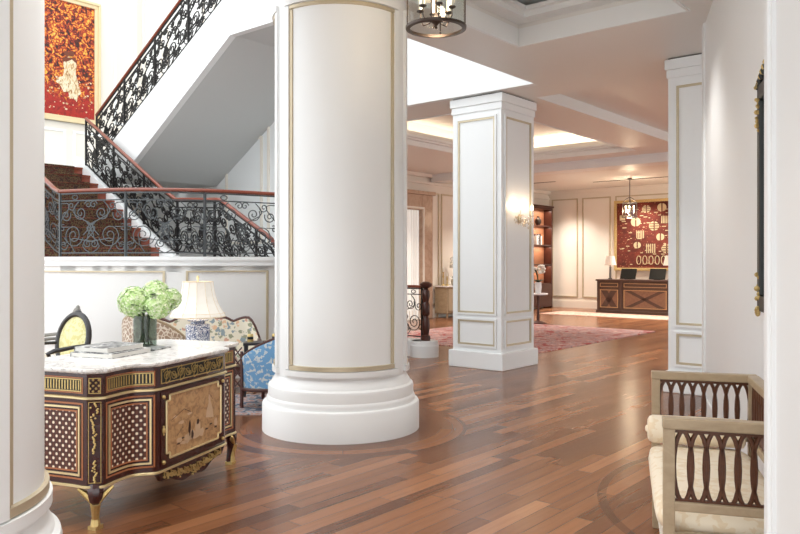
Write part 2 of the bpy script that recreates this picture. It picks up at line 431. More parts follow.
# stepped mouldings of the near tray
k = MB()
def ring(mb, a0, a1, b0, b1, w, z0, z1):
    mb.box(a0, a0 + w, b0, b1, z0, z1); mb.box(a1 - w, a1, b0, b1, z0, z1)
    mb.box(a0 + w, a1 - w, b0, b0 + w, z0, z1); mb.box(a0 + w, a1 - w, b1 - w, b1, z0, z1)
ring(k, -4.44, -2.51, 1.78, 7.37, .03, CZ - .012, CZ + .19)
ring(k, -4.60, -2.35, 1.62, 7.53, .36, CZ + .24, CZ + .30)
ring(k, -4.60, -2.35, 1.62, 7.53, .42, CZ + .30, CZ + .34)
ring(k, -4.60, -2.35, 1.62, 7.53, .62, CZ + .40, CZ + .45)
ring(k, -4.60, -2.35, 1.62, 7.53, .66, CZ + .45, CZ + .52)
ring(k, -4.60, -2.35, 1.62, 7.53, .16, CZ + .30, CZ + .52)
struct('trim_1', k, 'white', smooth=False)
# crown mouldings of the cove tray
k = MB()
ring(k, -9.89, -6.58, 9.98, 15.87, .05, CZ - .01, CZ + .1)
ring(k, -9.89, -6.58, 9.98, 15.87, .12, CZ + .1, CZ + .14)
ring(k, -9.89, -6.58, 9.98, 15.87, .18, CZ + .14, CZ + .19)
ring(k, -10.2, -6.27, 9.67, 16.18, .06, CZ + .3, CZ + .55)
struct('trim_2', k, 'white', smooth=False)
k = MB()
k.box(-12.8, -5.6, 16.6, 17.15, CZ - .2, CZ)
k.box(-12.8, -5.6, 16.56, 16.6, CZ - .06, CZ)
struct('trim_3', k, 'white', smooth=False)
k = MB(); k.box(-12.6, -11.0, 20.4, 20.48, CZ - .008, CZ + .01); k.box(-10.2, -6, 21.3, 21.38, CZ - .008, CZ + .01)
struct('trim_4', k, 'black', smooth=False)

# back wall with panels
wb = struct('wall_back', MB().box(-13.1, 4, 23.4, 23.6, 0, CZ), 'cream', smooth=False)
k = MB()
for (u0, u1) in ((-12.72, -11.74), (-11.58, -10.56), (-10.40, -7.5), (-7.3, -6.3)):
    frame_on(k, 'y', 23.4, u0, u1, .36, 3.72, .04, .03, -1)
k.build('panel_moulding', 'gilt', wb, smooth=False)
k = MB(); k.box(-12.85, 4, 23.33, 23.4, 3.86, CZ); k.box(-12.85, 4, 23.28, 23.4, 3.93, CZ)
k.build('cornice', 'cream', wb, smooth=False)
struct('baseboard_back', MB().box(-12.85, 4, 23.36, 23.4, 0, .24), 'cream', smooth=False)
# far left wall
wl = struct('wall_left', MB().box(-13.05, -12.85, 9.15, 23.4, 0, CZ), 'cream', smooth=False)
k = MB()
for (u0, u1) in ((10.0, 11.4), (11.7, 13.2), (16.66, 17.02), (17.12, 18.3), (18.5, 19.7), (19.9, 21.4)):
    frame_on(k, 'x', -12.85, u0, u1, .36, 3.5, .04, .03, 1)
k.build('panel_moulding', 'gilt', wl, smooth=False)
k = MB(); k.box(-12.85, -12.77, 9.15, 23.3, 3.72, 3.78); k.box(-12.85, -12.72, 9.15, 23.3, 3.9, CZ)
k.build('cornice', 'cream', wl, smooth=False)
struct('baseboard_left', MB().box(-12.85, -12.81, 9.15, 23.3, 0, .24), 'cream', smooth=False)
# marble door surround with sheer curtain
k = MB()
k.box(-12.85, -12.72, 16.12, 16.58, 0, 3.4); k.box(-12.85, -12.72, 13.9, 14.36, 0, 3.4); k.box(-12.85, -12.72, 14.36, 16.12, 2.98, 3.4)
k.box(-12.85, -12.66, 13.84, 16.64, 3.4, 3.5)
dr = struct('door_1', k, 'beigemarble', bevel=.01)
k = MB()
frame_on(k, 'x', -12.72, 14.30, 16.18, -.02, 3.06, .05, .03, 1)
k.build('door_frame', 'cream', dr, smooth=False)
k = MB(); k.v = []
n = 90
for i in range(n):
    y0 = 14.4 + 1.68 * i / n; y1 = 14.4 + 1.68 * (i + 1) / n
    x0 = -12.8 + .02 * math.sin(i * .9); x1 = -12.8 + .02 * math.sin((i + 1) * .9)
    k.quad([(x0, y0, 0.01), (x1, y1, 0.01), (x1, y1, 2.97), (x0, y0, 2.97)])
k.build('curtain', 'sheer', dr)

# wall behind the stair and its upper part
ws = MB(); ws.box(-15.2, -9.4, 9.03, 9.15, 0, 9.5); ws.box(-9.4, -5.19, 9.03, 9.15, CZ, 7.5)
ws = struct('wall_stair', ws, 'white', smooth=False)
k = MB()
for (u0, u1, z0, z1) in ((-12.0, -10.9, 1.9, 3.9), (-10.75, -9.6, 1.9, 4.6), (-14.9, -14.2, 4.4, 8.2), (-14.0, -12.7, 5.2, 8.6), (-12.4, -10.4, 6.3, 9.0)):
    frame_on(k, 'y', 9.03, u0, u1, z0, z1, .05, .03, -1)
k.build('panel_moulding', 'cream', ws, smooth=False)
wp = struct('wall_landing', MB().box(-15.2, -15.0, 3.4, 9.03, 0, 9.5), 'cream', smooth=False)
k = MB()
frame_on(k, 'x', -15.0, 7.45, 8.85, 3.45, 4.25, .05, .03, 1)
frame_on(k, 'x', -15.0, 5.6, 7.3, 3.45, 4.25, .05, .03, 1)
frame_on(k, 'x', -15.0, 8.35, 8.88, 4.5, 8.4, .05, .03, 1)
k.build('panel_moulding', 'white', wp, smooth=False)
# edge of the upper floor over the hall
struct('wall_upper', MB().box(-5.19, -5.07, -3, 9.15, CZ + .3, 5.4), 'white', smooth=False)

# curved wall that carries the landing (path in building axes)
def smoothpath(pts, n=6):
    out = []
    for i in range(len(pts) - 1):
        p0 = Vector(pts[max(i - 1, 0)]); p1 = Vector(pts[i]); p2 = Vector(pts[i + 1]); p3 = Vector(pts[min(i + 2, len(pts) - 1)])
        for k_ in range(n):
            t_ = k_ / n
            out.append(tuple(.5 * ((2 * p1) + (-p0 + p2) * t_ + (2 * p0 - 5 * p1 + 4 * p2 - p3) * t_ ** 2 + (-p0 + 3 * p1 - 3 * p2 + p3) * t_ ** 3)))
    out.append(tuple(pts[-1])); return out
FC = [(-9.90, 4.75, 0), (-9.385, 4.95, 0), (-8.838, 5.286, 0), (-8.325, 5.873, 0), (-8.005, 6.808, 0)]
FCs = smoothpath(FC, 8)
LZ = 1.63
def sweep(mb, path, off0, off1, z0, z1):
    """band along an xy path, between two sideways offsets"""
    n_ = len(path); A = []; B = []
    for i in range(n_):
        d = Vector(path[min(i + 1, n_ - 1)][:2]) - Vector(path[max(i - 1, 0)][:2]); d.normalize(); nn = Vector((d.y, -d.x))
        p = Vector(path[i][:2]); A.append(p + nn * off0); B.append(p + nn * off1)
    for i in range(n_ - 1):
        q = [A[i], A[i + 1], B[i + 1], B[i]]
        b = len(mb.v)
        mb.v += [(p.x, p.y, z0) for p in q] + [(p.x, p.y, z1) for p in q]
        fs = [(3, 2, 1, 0), (4, 5, 6, 7), (0, 1, 5, 4), (2, 3, 7, 6)]
        if i == 0: fs.append((3, 0, 4, 7))
        if i == n_ - 2: fs.append((1, 2, 6, 5))
        for f in fs: mb.f.append(tuple(b + x for x in f)); mb.uv.append(None)
    return mb
wc = [(-15.0, 4.75, 0), (-12, 4.75, 0), (-10.2, 4.72, 0)] + FCs + [(-7.98, 6.9, 0)]
k = MB(); sweep(k, wc, -.12, 0, 0, LZ - .02)
wlg = struct('wall_lounge', k, 'pale')
k = MB(); sweep(k, wc, -.14, .045, LZ - .05, LZ); sweep(k, wc, -.1, .03, LZ - .12, LZ - .05)
k.build('ledge_moulding', 'white', wlg)
def subpath(path, t0, t1, n_=14):
    L = [0]
    for i in range(len(path) - 1): L.append(L[-1] + (Vector(path[i + 1][:2]) - Vector(path[i][:2])).length)
    def at(s_):
        s_ = max(0, min(L[-1], s_))
        for i in range(len(path) - 1):
            if s_ <= L[i + 1] + 1e-9:
                f_ = (s_ - L[i]) / max(1e-9, L[i + 1] - L[i]); return tuple(Vector(path[i]).lerp(Vector(path[i + 1]), f_))
    return [at(t0 + (t1 - t0) * i / n_) for i in range(n_ + 1)], L[-1]
k = MB()
for (s0, s1) in ((4.5, 6.62), (6.88, 8.0)):
    sp, LL = subpath(wc, s0, s1, 30)
    sweep(k, sp, .0, .02, 1.425, 1.445); sweep(k, sp, 0, .025, .46, .485)
    for (q0, q1) in ((s0, s0 + .03), (s1 - .03, s1)):
        e_, _ = subpath(wc, q0, q1, 2); sweep(k, e_, 0, .02, .485, 1.425)
k.build('panel_moulding', 'gilt', wlg)
k = MB(); sweep(k, wc, 0, .02, 0, .22)
o = struct('baseboard_lounge', k, 'white')

# angled right wall (own axes), pilaster
RZ = math.radians(-16.7)
w2 = struct('wall_right', MB().box(0, .3, -3.2, 3.75, 0, CZ), 'white', rz=RZ, at=(2.08, 4.2, 0), smooth=False)
k = MB(); k.box(-.02, 0, 3.6, 3.76, 0, CZ)
k.build('corner_bead', 'white', w2, smooth=False)
k = MB(); k.box(-.02, 0, -1.6, 3.6, 0, .2)
struct('baseboard_right', k, 'white', rz=RZ, at=(2.08, 4.2, 0), bevel=.008)

# ------------------------------------------------------------------ staircase
st = bthing('staircase', 'white staircase with dark red patterned carpet climbing behind the lounge wall', 'staircase', -10.8, 6.9)
def up_steps(n_, a0, z0, run, rise, b0, b1, top):
    for i in range(n_):
        zt = z0 + rise * (i + 1); aa = a0 - run * i
        k = MB(); k.box(aa - run, aa, b0, b1, zt - .16, zt - .02) if not top else None
        k.box(aa - run, aa + .02, b0, b1, zt - .03, zt)
        k.build('step', 'handrail', st, smooth=False)
        k = MB(); k.box(aa - run, aa + .026, b0 + .12, b1 - .16, zt - .02, zt + .012); k.box(aa + .0, aa + .014, b0 + .12, b1 - .16, zt - rise + .01, zt)
        k.build('carpet_runner', 'carpet', st, smooth=False)
up_steps(10, -10.8, LZ, .28, .166, 4.8, 6.80, False)
up_steps(10, -7.4, 0, .187, .163, 6.9, 8.6, False)
k = MB()
pl = [tuple(p[:2]) for p in FCs] + [(-8.0, 6.85), (-9.27, 6.85), (-9.27, 9.03), (-10.8, 9.03), (-10.8, 4.75)]
k.prism(pl, LZ - .2, LZ)
k.box(-15, -13.6, 4.75, 9.03, 3.05, 3.3)
k.build('landing', 'white', st, smooth=False)
k = MB()
k.slab([(-13.35, 3.3), (-13.35, 3.05), (-12.3, 3.05), (-9.2, 4.97), (-7.7, 4.97), (-7.7, 5.65), (-9.2, 5.65)], 'y', 6.99, 7.1)
k.slab([(-13.6, 3.3 + .22), (-13.6, 3.0), (-10.8, 1.3), (-10.4, 1.5), (-10.4, LZ + .03), (-10.8, LZ + .2)], 'y', 6.80, 6.92)
k.slab([(-9.27, LZ), (-9.27, 1.3), (-7.6, 0), (-7.3, 0), (-7.4, .2)], 'y', 6.82, 6.9)
k.slab([(-9.27, LZ), (-9.27, 1.3), (-7.6, 0), (-7.4, 0), (-7.4, .2)], 'y', 8.6, 8.7)
k.build('stringer', 'white', st, smooth=False)
k = MB()
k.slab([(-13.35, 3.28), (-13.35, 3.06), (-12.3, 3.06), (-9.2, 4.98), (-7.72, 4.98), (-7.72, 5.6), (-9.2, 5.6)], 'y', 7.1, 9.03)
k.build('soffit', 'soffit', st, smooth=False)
k = MB()
k.slab([(-13.55, 3.1), (-10.8, 1.45), (-10.8, 0), (-13.55, 0)], 'y', 4.85, 6.8)
k.build('under_stair_wall', 'white', st, smooth=False)

# railings with scrollwork
def spiral(cx, cz, r1, a0, turns, d=1, r0=.15, n_=None):
    n_ = n_ or int(11 * abs(turns)) + 3; out = []
    for i in range(n_ + 1):
        t_ = i / n_; rr = r1 * (r0 + (1 - r0) * t_); a = a0 + d * 2 * PI * turns * (t_ - 1)
        out.append((cx + rr * math.cos(a), cz + rr * math.sin(a)))
    return out
def scurve(p, q, bend=.3, n_=8):
    out = []
    dx_, dz_ = q[0] - p[0], q[1] - p[1]
    for i in range(n_ + 1):
        t_ = i / n_; s_ = math.sin(2 * PI * t_) * bend
        out.append((p[0] + dx_ * t_ - dz_ * s_, p[1] + dz_ * t_ + dx_ * s_))
    return out
def bay(w, H, k_, dense):
    """2D scroll drawing in a bay w wide and H high, anchored on its lower left"""
    L = []
    m = (lambda p: p) if k_ % 2 == 0 else (lambda p: (w - p[0], p[1]))
    r1 = min(w * .40, .16)
    L.append(spiral(w * .45, H * .34, r1, -.2, 2.1))
    L.append(scurve((w * .45 + r1, H * .34), (w * .62, H * .98), -.25))
    L.append(spiral(w * .68, H * .76, r1 * .62, 2.6, 1.7, -1))
    L.append(spiral(w * .2, H * .72, r1 * .52, .4, 1.5))
    L.append(scurve((w * .02, H * .02), (w * .45 - r1, H * .30), .3))
    L.append(scurve((w * .98, H * .0), (w * .88, H * .6), .25))
    L.append(spiral(w * .9, H * .18, r1 * .38, 1.8, 1.4, -1))
    if dense:
        L.append(spiral(w * .12, H * .15, r1 * .45, 0, 1.4))
        L.append(spiral(w * .38, H * .9, r1 * .4, 0, 1.4))
        L.append(scurve((w * .0, H * .95), (w * .3, H * .5), .4))
        L.append(scurve((w * .5, 0), (w * .95, H * .5), .4))
        L.append(spiral(w * .92, H * .92, r1 * .35, 3, 1.3))
        L.append(spiral(w * .08, H * .48, r1 * .32, 1, 1.3, -1))
        L.append(spiral(w * .93, H * .48, r1 * .34, 2, 1.3))
    return [[m(p) for p in l] for l in L]
def railing(t_, path, h=.9, baysize=.34, dense=True, mat='iron', hr='handrail', postevery=3, wr=.0095, lr=.15, ends=(1, 1)):
    P_ = [Vector(p) for p in path]; L = [0]
    for i in range(len(P_) - 1): L.append(L[-1] + (P_[i + 1].xy - P_[i].xy).length)
    def at(s_, z):
        s_ = max(0.0, min(L[-1], s_))
        for i in range(len(P_) - 1):
            if s_ <= L[i + 1] + 1e-9:
                f_ = (s_ - L[i]) / max(1e-9, L[i + 1] - L[i]); p = P_[i].lerp(P_[i + 1], f_); return (p.x, p.y, p.z + z)
        p = P_[-1]; return (p.x, p.y, p.z + z)
    def line(z, n_=None):
        n_ = n_ or max(8, int(L[-1] / .08)); return [at(L[-1] * i / n_, z) for i in range(n_ + 1)]
    MB().tube(line(h - .02), .034, 8, flat=.75).build('handrail', hr, t_)
    for (zz_, rr_) in ((h - lr, 1.3), (.05, 1.5), (h - .055, 1.6)): MB().tube(line(zz_), wr * rr_, 4).build('rail_bar', mat, t_)
    nb = max(1, round(L[-1] / baysize)); w = L[-1] / nb; H = h - lr - .05
    k = MB()
    for i in range(nb):
        for l in bay(w, H, i, dense):
            k.tube([at(i * w + p[0], .05 + p[1]) for p in l], wr, 4)
        if not dense or i % 2 == 0:
            cpt = [(w * .5 + .045 * math.cos(q * PI / 5), h - lr / 2 - .03 + .03 * math.sin(q * PI / 5)) for q in range(10)]
            k.tube([at(i * w + p[0], p[1]) for p in cpt], wr * .9, 4, closed=True)
    k.build('scrollwork', mat, t_)
    for i in range(0, nb + 1, postevery):
        if (i == 0 and not ends[0]): continue
        MB().tube([at(i * w, 0), at(i * w, h - .03)], .021, 4).build('post', mat, t_)
    if ends[1] and nb % postevery: MB().tube([at(L[-1], 0), at(L[-1], h - .03)], .021, 4).build('post', mat, t_)
def z0(pts, z): return [(p[0], p[1], z) for p in pts]
r1_ = bthing('stair_railing', 'curved grey iron scroll railing with brown handrail along the landing edge', 'railing', -9.9, 4.75, LZ)
railing(r1_, z0(FCs, LZ) + [(-7.98, 6.86, LZ)], .89, .47, True, 'steel', wr=.008, postevery=2)
r2_ = bthing('stair_railing', 'iron railing climbing the near side of the carpeted steps by the left column', 'railing', -9.9, 4.75, LZ)
railing(r2_, [(-9.93, 4.76, LZ), (-10.1, 4.77, LZ + .05), (-10.8, 4.78, LZ + .4), (-13.5, 4.78, 3.3 + .2)], .89, .4, True, 'iron', ends=(0, 1))
r3_ = bthing('stair_railing', 'black lacework railing descending from the upper landing across the carpeted steps', 'railing', -13.3, 6.9, 3.3)
railing(r3_, [(-13.3, 6.86, 3.32), (-10.8, 6.86, 1.87), (-10.42, 6.86, 1.68), (-9.27, 6.86, 1.62), (-8.11, 6.86, 1.02), (-7.45, 6.86, .3)], .9, .33, True, 'iron', wr=.0105)
r4_ = bthing('stair_railing', 'black iron railing on the white diagonal flight rising to the upper floor', 'railing', -13.3, 6.96, 3.35)
railing(r4_, [(-13.25, 7.04, 3.38), (-9.2, 7.04, 5.67), (-7.75, 7.04, 5.67)], .92, .33, True, 'iron', wr=.0105)
r5_ = bthing('stair_railing', 'short black scroll railing ending at the turned newel behind the round column', 'railing', -7.75, 9.75, .2)
railing(r5_, [(-7.72, 9.77, .27), (-7.95, 9.78, .27), (-8.4, 9.79, .27), (-9.25, 9.79, .27)], .9, .36, False, 'iron', wr=.008, postevery=2)
nw = bthing('newel_post', 'dark turned wooden newel post on a rounded white plinth beside the rug', 'newel post', -7.64, 9.77, 0)
k = MB(); k.lathe([(.075, .26), (.075, .34), (.05, .36), (.055, .4), (.07, .5), (.06, .6), (.04, .66), (.065, .7), (.065, .86), (.045, .9), (.07, 1.0), (.06, 1.08), (.035, 1.12), (.1, 1.16), (.105, 1.2), (.06, 1.23), (0, 1.24)], 12, (-7.64, 9.77, 0))
k.build('post', 'newel', nw)
k = MB(); k.lathe([(.235, 0), (.235, .19), (.225, .2), (.22, .26), (0, .26)], 32, (-7.66, 9.76, 0)); k.box(-9.3, -7.7, 9.60, 9.98, 0, .26)
k.build('plinth', 'white', nw)

# ------------------------------------------------------------------ columns
def round_column(label, x, y, R, face, H=CZ, panels=3, half=55):
    t_ = thing('round_column', label, 'column', (x, y, 0), 0)
    s_ = R / .62
    prof = [(.745, 0), (.745, .245), (.735, .262), (.705, .268), (.702, .285), (.705, .30), (.697, .32), (.69, .33), (.69, .40), (.684, .425), (.66, .44), (.655, .46), (.64, .48), (.63, .50)]
    MB().lathe([(r_ * s_, z) for r_, z in prof] + [(.62 * s_, .52)], 96).build('base', 'white', t_)
    MB().lathe([(R, .50), (R, H)], 128, cap=False).build('shaft', 'white', t_)
    hw = math.radians(half)
    for i in range(panels):
        c0 = face + i * 2 * PI / panels
        k = MB(); g = MB()
        def arc(mb, a0, a1, z0_, z1_, r0_, r1__, n_=40):
            n_ = max(2, int(n_ * (a1 - a0) / 2)); 
            prof_ = [(r0_, z0_), (r1__, z0_ + .004), (r1__, z1_ - .004), (r0_, z1_)]
            mb.lathe(prof_, n_, a0=a0, a1=a1)
            for a_ in (a0, a1):
                pts = [(r_ * math.cos(a_), r_ * math.sin(a_), z_) for r_, z_ in prof_]
                mb.quad(pts if a_ == a1 else pts[::-1])
        ww = .055 / R; gw = .032 / R; zb, zt = .545, 3.895
        e0, e1 = c0 - hw, c0 + hw
        arc(k, e0, e1, zb, zb + .055, R - .01, R + .032); arc(k, e0, e1, zt - .055, zt, R - .01, R + .032)
        arc(k, e0, e0 + ww, zb + .055, zt - .055, R - .01, R + .026, 2); arc(k, e1 - ww, e1, zb + .055, zt - .055, R - .01, R + .026, 2)
        arc(g, e0 + ww, e1 - ww, zb + .055, zb + .1, R - .01, R + .02); arc(g, e0 + ww, e1 - ww, zt - .09, zt - .055, R - .01, R + .02)
        arc(g, e0 + ww, e0 + ww + gw, zb + .1, zt - .09, R - .01, R + .014, 2); arc(g, e1 - ww - gw, e1 - ww, zb + .1, zt - .09, R - .01, R + .014, 2)
        k.build('panel_frame', 'white', t_); g.build('gilt_moulding', 'gilt', t_)
    return t_
round_column('large white round column with gilt panel moulding standing beside the wooden commode', -.56, 7.14, .617, math.atan2(-7.14, .56) + .02, H=5.4, half=53)
round_column('white round column cropped at the left edge in front of the commode', -2.075, 2.93, .62, math.radians(36.5))

def square_pillar(label, a0, a1, b0, b1, H=CZ, full=True):
    t_ = bthing('square_pillar', label, 'pillar', (a0 + a1) / 2, (b0 + b1) / 2)
    i = .05
    k = MB(); k.box(a0, a1, b0, b1, 0, .25); k.build('plinth', 'white', t_, smooth=False, bevel=.012)
    s0, s1, q0, q1 = a0 + i, a1 - i, b0 + i, b1 - i
    k = MB(); k.box(s0, s1, q0, q1, .25, H - .2); k.build('shaft', 'white', t_, smooth=False)
    k = MB(); k.box(s0 - .018, s1 + .018, q0 - .018, q1 + .018, H - .24, H - .14); k.box(s0 - .035, s1 + .035, q0 - .035, q1 + .035, H - .14, H - .015)
    k.build('capital', 'white', t_, smooth=False, bevel=.008)
    k = MB(); k.box(s0, s1, q0, q1, H - .015, H); k.build('painted_gap_shadow', 'black', t_, smooth=False)  # black slab stands in for the shadow between capital and ceiling
    for (z0_, z1_) in ((.34, .71), (.81, H - .34)):
        for (ax, c_, u0, u1, sg) in (('y', q0, s0, s1, -1), ('x', s1, q0, q1, 1), ('y', q1, s0, s1, 1), ('x', s0, q0, q1, -1)):
            w = MB(); g = MB()
            frame_on(g, ax, c_, u0 + .10, u1 - .10, z0_, z1_, .028, .016, sg)
            frame_on(w, ax, c_, u0 + .075, u1 - .075, z0_ - .025, z1_ + .025, .026, .024, sg)
            g.build('gilt_moulding', 'gilt', t_, smooth=False); w.build('panel_frame', 'white', t_, smooth=False)
    return t_
square_pillar('white square pillar with crystal wall light on its right face, centre of the hall', -6.69, -5.738, 9.103, 10.12)
square_pillar('white square pillar partly hidden behind the right wall near the reception', -3.375, -2.42, 8.93, 9.8)
# near right pilaster, on the right wall
pt = thing('wall_pilaster', 'white panelled pilaster cropped at the right edge in front of the settee', 'pilaster', (2.08, 4.2, 0), RZ)
k = MB(); k.box(-.307, 0, -2.9, -1.658, 0, CZ); k.build('shaft', 'white', pt, smooth=False, bevel=.006)
k = MB(); frame_on(k, 'x', -.307, -2.74, -1.80, .5, 3.8, .06, .022, -1)
k.build('panel_frame', 'white', pt, smooth=False, bevel=.006)
k = MB(); frame_on(k, 'x', -.307, -2.68, -1.86, .56, 3.74, .025, .012, -1)
k.build('inner_moulding', 'white', pt, smooth=False)

# wall mirror on the right wall
mr = thing('wall_mirror', 'black framed wall mirror with gilt carved corners above the settee', 'mirror', (2.08, 4.2, 0), RZ)
k = MB(); 
frame_on(k, 'x', 0, -.75, .26, 1.27, 2.60, .09, .035, -1)
k.build('frame', 'black', mr, smooth=False, bevel=.01)
k = MB()
for zc, sg in ((2.46, 1), (1.38, -1)):
    for i in range(14):
        zz = zc + rnd.uniform(-.14, .14); k.ball((-.035 + rnd.uniform(-.008, .008), .22 + rnd.uniform(-.035, .04), zz), rnd.uniform(.010, .018), 6, 4)
for i in range(12):
    f_ = i / 11; k.ball((-.03, .24 - f_ * .57, 2.60 + .12 * math.sin(f_ * PI / 2)), .02, 6, 4)
k.build('carving', 'gold', mr)
k = MB()
for i in range(10):
    f_ = i / 9; k.ball((-.02, .24 - f_ * .57, 2.60 + .10 * math.sin(f_ * PI / 2)), .03, 6, 4)
k.build('crest', 'black', mr)
k = MB(); k.box(-.015, -.0, -.67, .18, 1.35, 2.52); k.build('mirror_glass', 'mirror', mr, smooth=False)

# ------------------------------------------------------------------ commode
CO = (-1.78, 4.35, 0.0); CR = math.atan2(.949, .316)
cm = thing('commode', 'ornate dark wood commode with trellis marquetry, gilt mounts and white marble top', 'commode', CO, CR)
half_ = [(0, -.66), (0.012, -.45), (.016, -.30), (.012, -.15), (0, -.045), (.042, .033), (.08, .030), (.14, .026), (.2, .026), (.26, .031), (.295, .045), (.325, .075), (.35, .115), (.37, .142), (.395, .155)]
full_ = half_ + [(1.56 - u, v_) for u, v_ in reversed(half_)]
OUT = [(u, -v_) for u, v_ in full_]           # local x=u, y=-v
cum = [0]
for i in range(len(OUT) - 1): cum.append(cum[-1] + math.dist(OUT[i], OUT[i + 1]))
def cat_(s_, off=0.0):
    s_ = max(0, min(cum[-1], s_))
    for i in range(len(OUT) - 1):
        if s_ <= cum[i + 1] + 1e-9: break
    f_ = (s_ - cum[i]) / (cum[i + 1] - cum[i]); p = Vector(OUT[i]).lerp(Vector(OUT[i + 1]), f_)
    e = .012
    def raw(q):
        q = max(0, min(cum[-1], q))
        for j in range(len(OUT) - 1):
            if q <= cum[j + 1] + 1e-9: break
        g_ = (q - cum[j]) / (cum[j + 1] - cum[j]); return Vector(OUT[j]).lerp(Vector(OUT[j + 1]), g_)
    ks = [cum[4], cum[5], cum[14], cum[15], cum[-6], cum[-5]]
    lo_, hi_ = s_ - e, s_ + e
    for kk in ks:
        if s_ < kk < hi_: hi_ = kk
        if lo_ < kk < s_: lo_ = kk
    d = raw(hi_) - raw(lo_)
    if d.length < 1e-9: d = Vector((1, 0))
    d.normalize(); n_ = Vector((d.y, -d.x)); p = p + n_ * off
    return p.x, p.y
def band(mb, s0, s1, z0_, z1_, off, th=.0, n_=None):
    """curved slab standing off the commode face"""
    n_ = n_ or max(1, int((s1 - s0) / .02))
    A = [cat_(s0 + (s1 - s0) * i / n_, off) for i in range(n_ + 1)]; B = [cat_(s0 + (s1 - s0) * i / n_, -.004) for i in range(n_ + 1)]
    for i in range(n_):
        u0, u1 = s0 + (s1 - s0) * i / n_, s0 + (s1 - s0) * (i + 1) / n_
        mb.quad([(*A[i], z0_), (*A[i + 1], z0_), (*A[i + 1], z1_), (*A[i], z1_)], [(u0, z0_), (u1, z0_), (u1, z1_), (u0, z1_)])
        mb.quad([(*A[i], z1_), (*A[i + 1], z1_), (*B[i + 1], z1_), (*B[i], z1_)], [(0, 0)] * 4)
        mb.quad([(*B[i], z0_), (*B[i + 1], z0_), (*A[i + 1], z0_), (*A[i], z0_)], [(0, 0)] * 4)
    mb.quad([(*B[0], z0_), (*A[0], z0_), (*A[0], z1_), (*B[0], z1_)], [(0, 0)] * 4)
    mb.quad([(*A[-1], z0_), (*B[-1], z0_), (*B[-1], z1_), (*A[-1], z1_)], [(0, 0)] * 4)
def cframe(mb, s0, s1, z0_, z1_, w, off):
    band(mb, s0, s1, z0_, z0_ + w, off); band(mb, s0, s1, z1_ - w, z1_, off); band(mb, s0, s0 + w, z0_ + w, z1_ - w, off, n_=1); band(mb, s1 - w, s1, z0_ + w, z1_ - w, off, n_=1)
def offpoly(off): return [cat_(cum[i] + (1e-4 if i < len(cum) - 1 else 0), off) for i in range(len(cum))]
ZB, ZG, ZT = .243, .765, .91
MB().prism(OUT, ZB, ZT).build('body', 'maroon', cm, ang=.5)
k = MB()
for (o1, a_, b_) in ((.022, ZT, ZT + .008), (.032, ZT + .008, ZT + .028)): 
    pp = offpoly(o1); pp[0] = (pp[0][0], .675); pp[-1] = (pp[-1][0], .675); k.prism(pp, a_, b_)
k.build('marble_top', 'marble', cm, bevel=.004)
s4, s5, s14, s15, s24, s25 = cum[4], cum[5], cum[14], cum[15], cum[-6], cum[-5]
SE = cum[-1]
def goldline(mb, z, r_, off=.006):
    pts = [(*cat_(s_, off), z) for s_ in [SE * i / 160 for i in range(161)]]
    mb.tube(pts, r_, 6)
for (z_, r_, o_) in ((ZG, .009, .008), (ZB + .004, .009, .006)):
    k = MB(); goldline(k, z_, r_, o_); k.build('gilt_band', 'goldlight', cm)
# side and flank panels
pans = [(.06, s4 - .03), (s5 + .03, s14 - .02), (s15 + .02, s24 - .03), (s25 + .03, SE - .06)]
for (p0, p1) in pans:
    inl = MB(); inl2 = MB(); inl3 = MB(); gl = MB(); tr = MB(); fr_g = MB(); fr_b = MB()
    cframe(inl, p0, p1, .285, .735, .010, .002)
    cframe(gl, p0 + .022, p1 - .022, .307, .713, .011, .007)
    cframe(inl2, p0 + .045, p1 - .045, .33, .69, .009, .002)
    band(tr, p0 + .054, p1 - .054, .339, .681, .0015)
    # frieze panel with a row of little gilt columns
    cframe(inl3, p0, p1, .79, .885, .008, .002)
    band(fr_b, p0 + .012, p1 - .012, .802, .873, .0015)
    cframe(fr_g, p0 + .010, p1 - .010, .80, .875, .006, .005)
    nn = int((p1 - p0 - .03) / .021)
    for i in range(nn):
        sa = p0 + .02 + (p1 - p0 - .04) * (i + .5) / nn; band(fr_g, sa - .004, sa + .004, .81, .866, .005, n_=1)
    for q_ in (inl, inl2, inl3): q_.build('inlay_banding', 'inlay', cm, smooth=False)
    gl.build('gilt_frame', 'goldlight', cm, smooth=False)
    tr.build('trellis_panel', 'trellis', cm, smooth=False); fr_b.build('frieze_panel', 'black', cm, smooth=False); fr_g.build('frieze_mount', 'gold', cm, smooth=False)
# corner pilaster mounts
def leafspray(mb, f_, pts, r_):
    for p in pts: mb.ball(f_(p), r_, 6, 4)
for (q0, q1) in ((s4, s5), (s24, s25)):
    k = MB(); mid = (q0 + q1) / 2; hw_ = (q1 - q0) / 2 - .014
    cframe(k, q0 + .008, q1 - .008, .27, .745, .004, .003)
    cframe(k, q0 + .010, q1 - .010, .792, .884, .005, .004)
    for i in range(5):
        for j in range(4):
            if (i + j) % 2: k.ball((*cat_(mid + (j - 1.5) / 1.5 * hw_ * .8, .006), .806 + .0165 * i), .0075, 6, 4)
    for i in range(60):
        z_ = .735 - .46 * i / 59
        wv = hw_ * (1.0 if z_ > .66 else max(.25, (z_ - .56) / .1) if z_ > .56 else .35 + .2 * math.sin(z_ * 60))
        if .40 < z_ < .44: continue
        k.ball((*cat_(mid + rnd.uniform(-1, 1) * wv * .8, .007), z_), .0065, 5, 4)
    k.build('corner_mount', 'gold', cm)
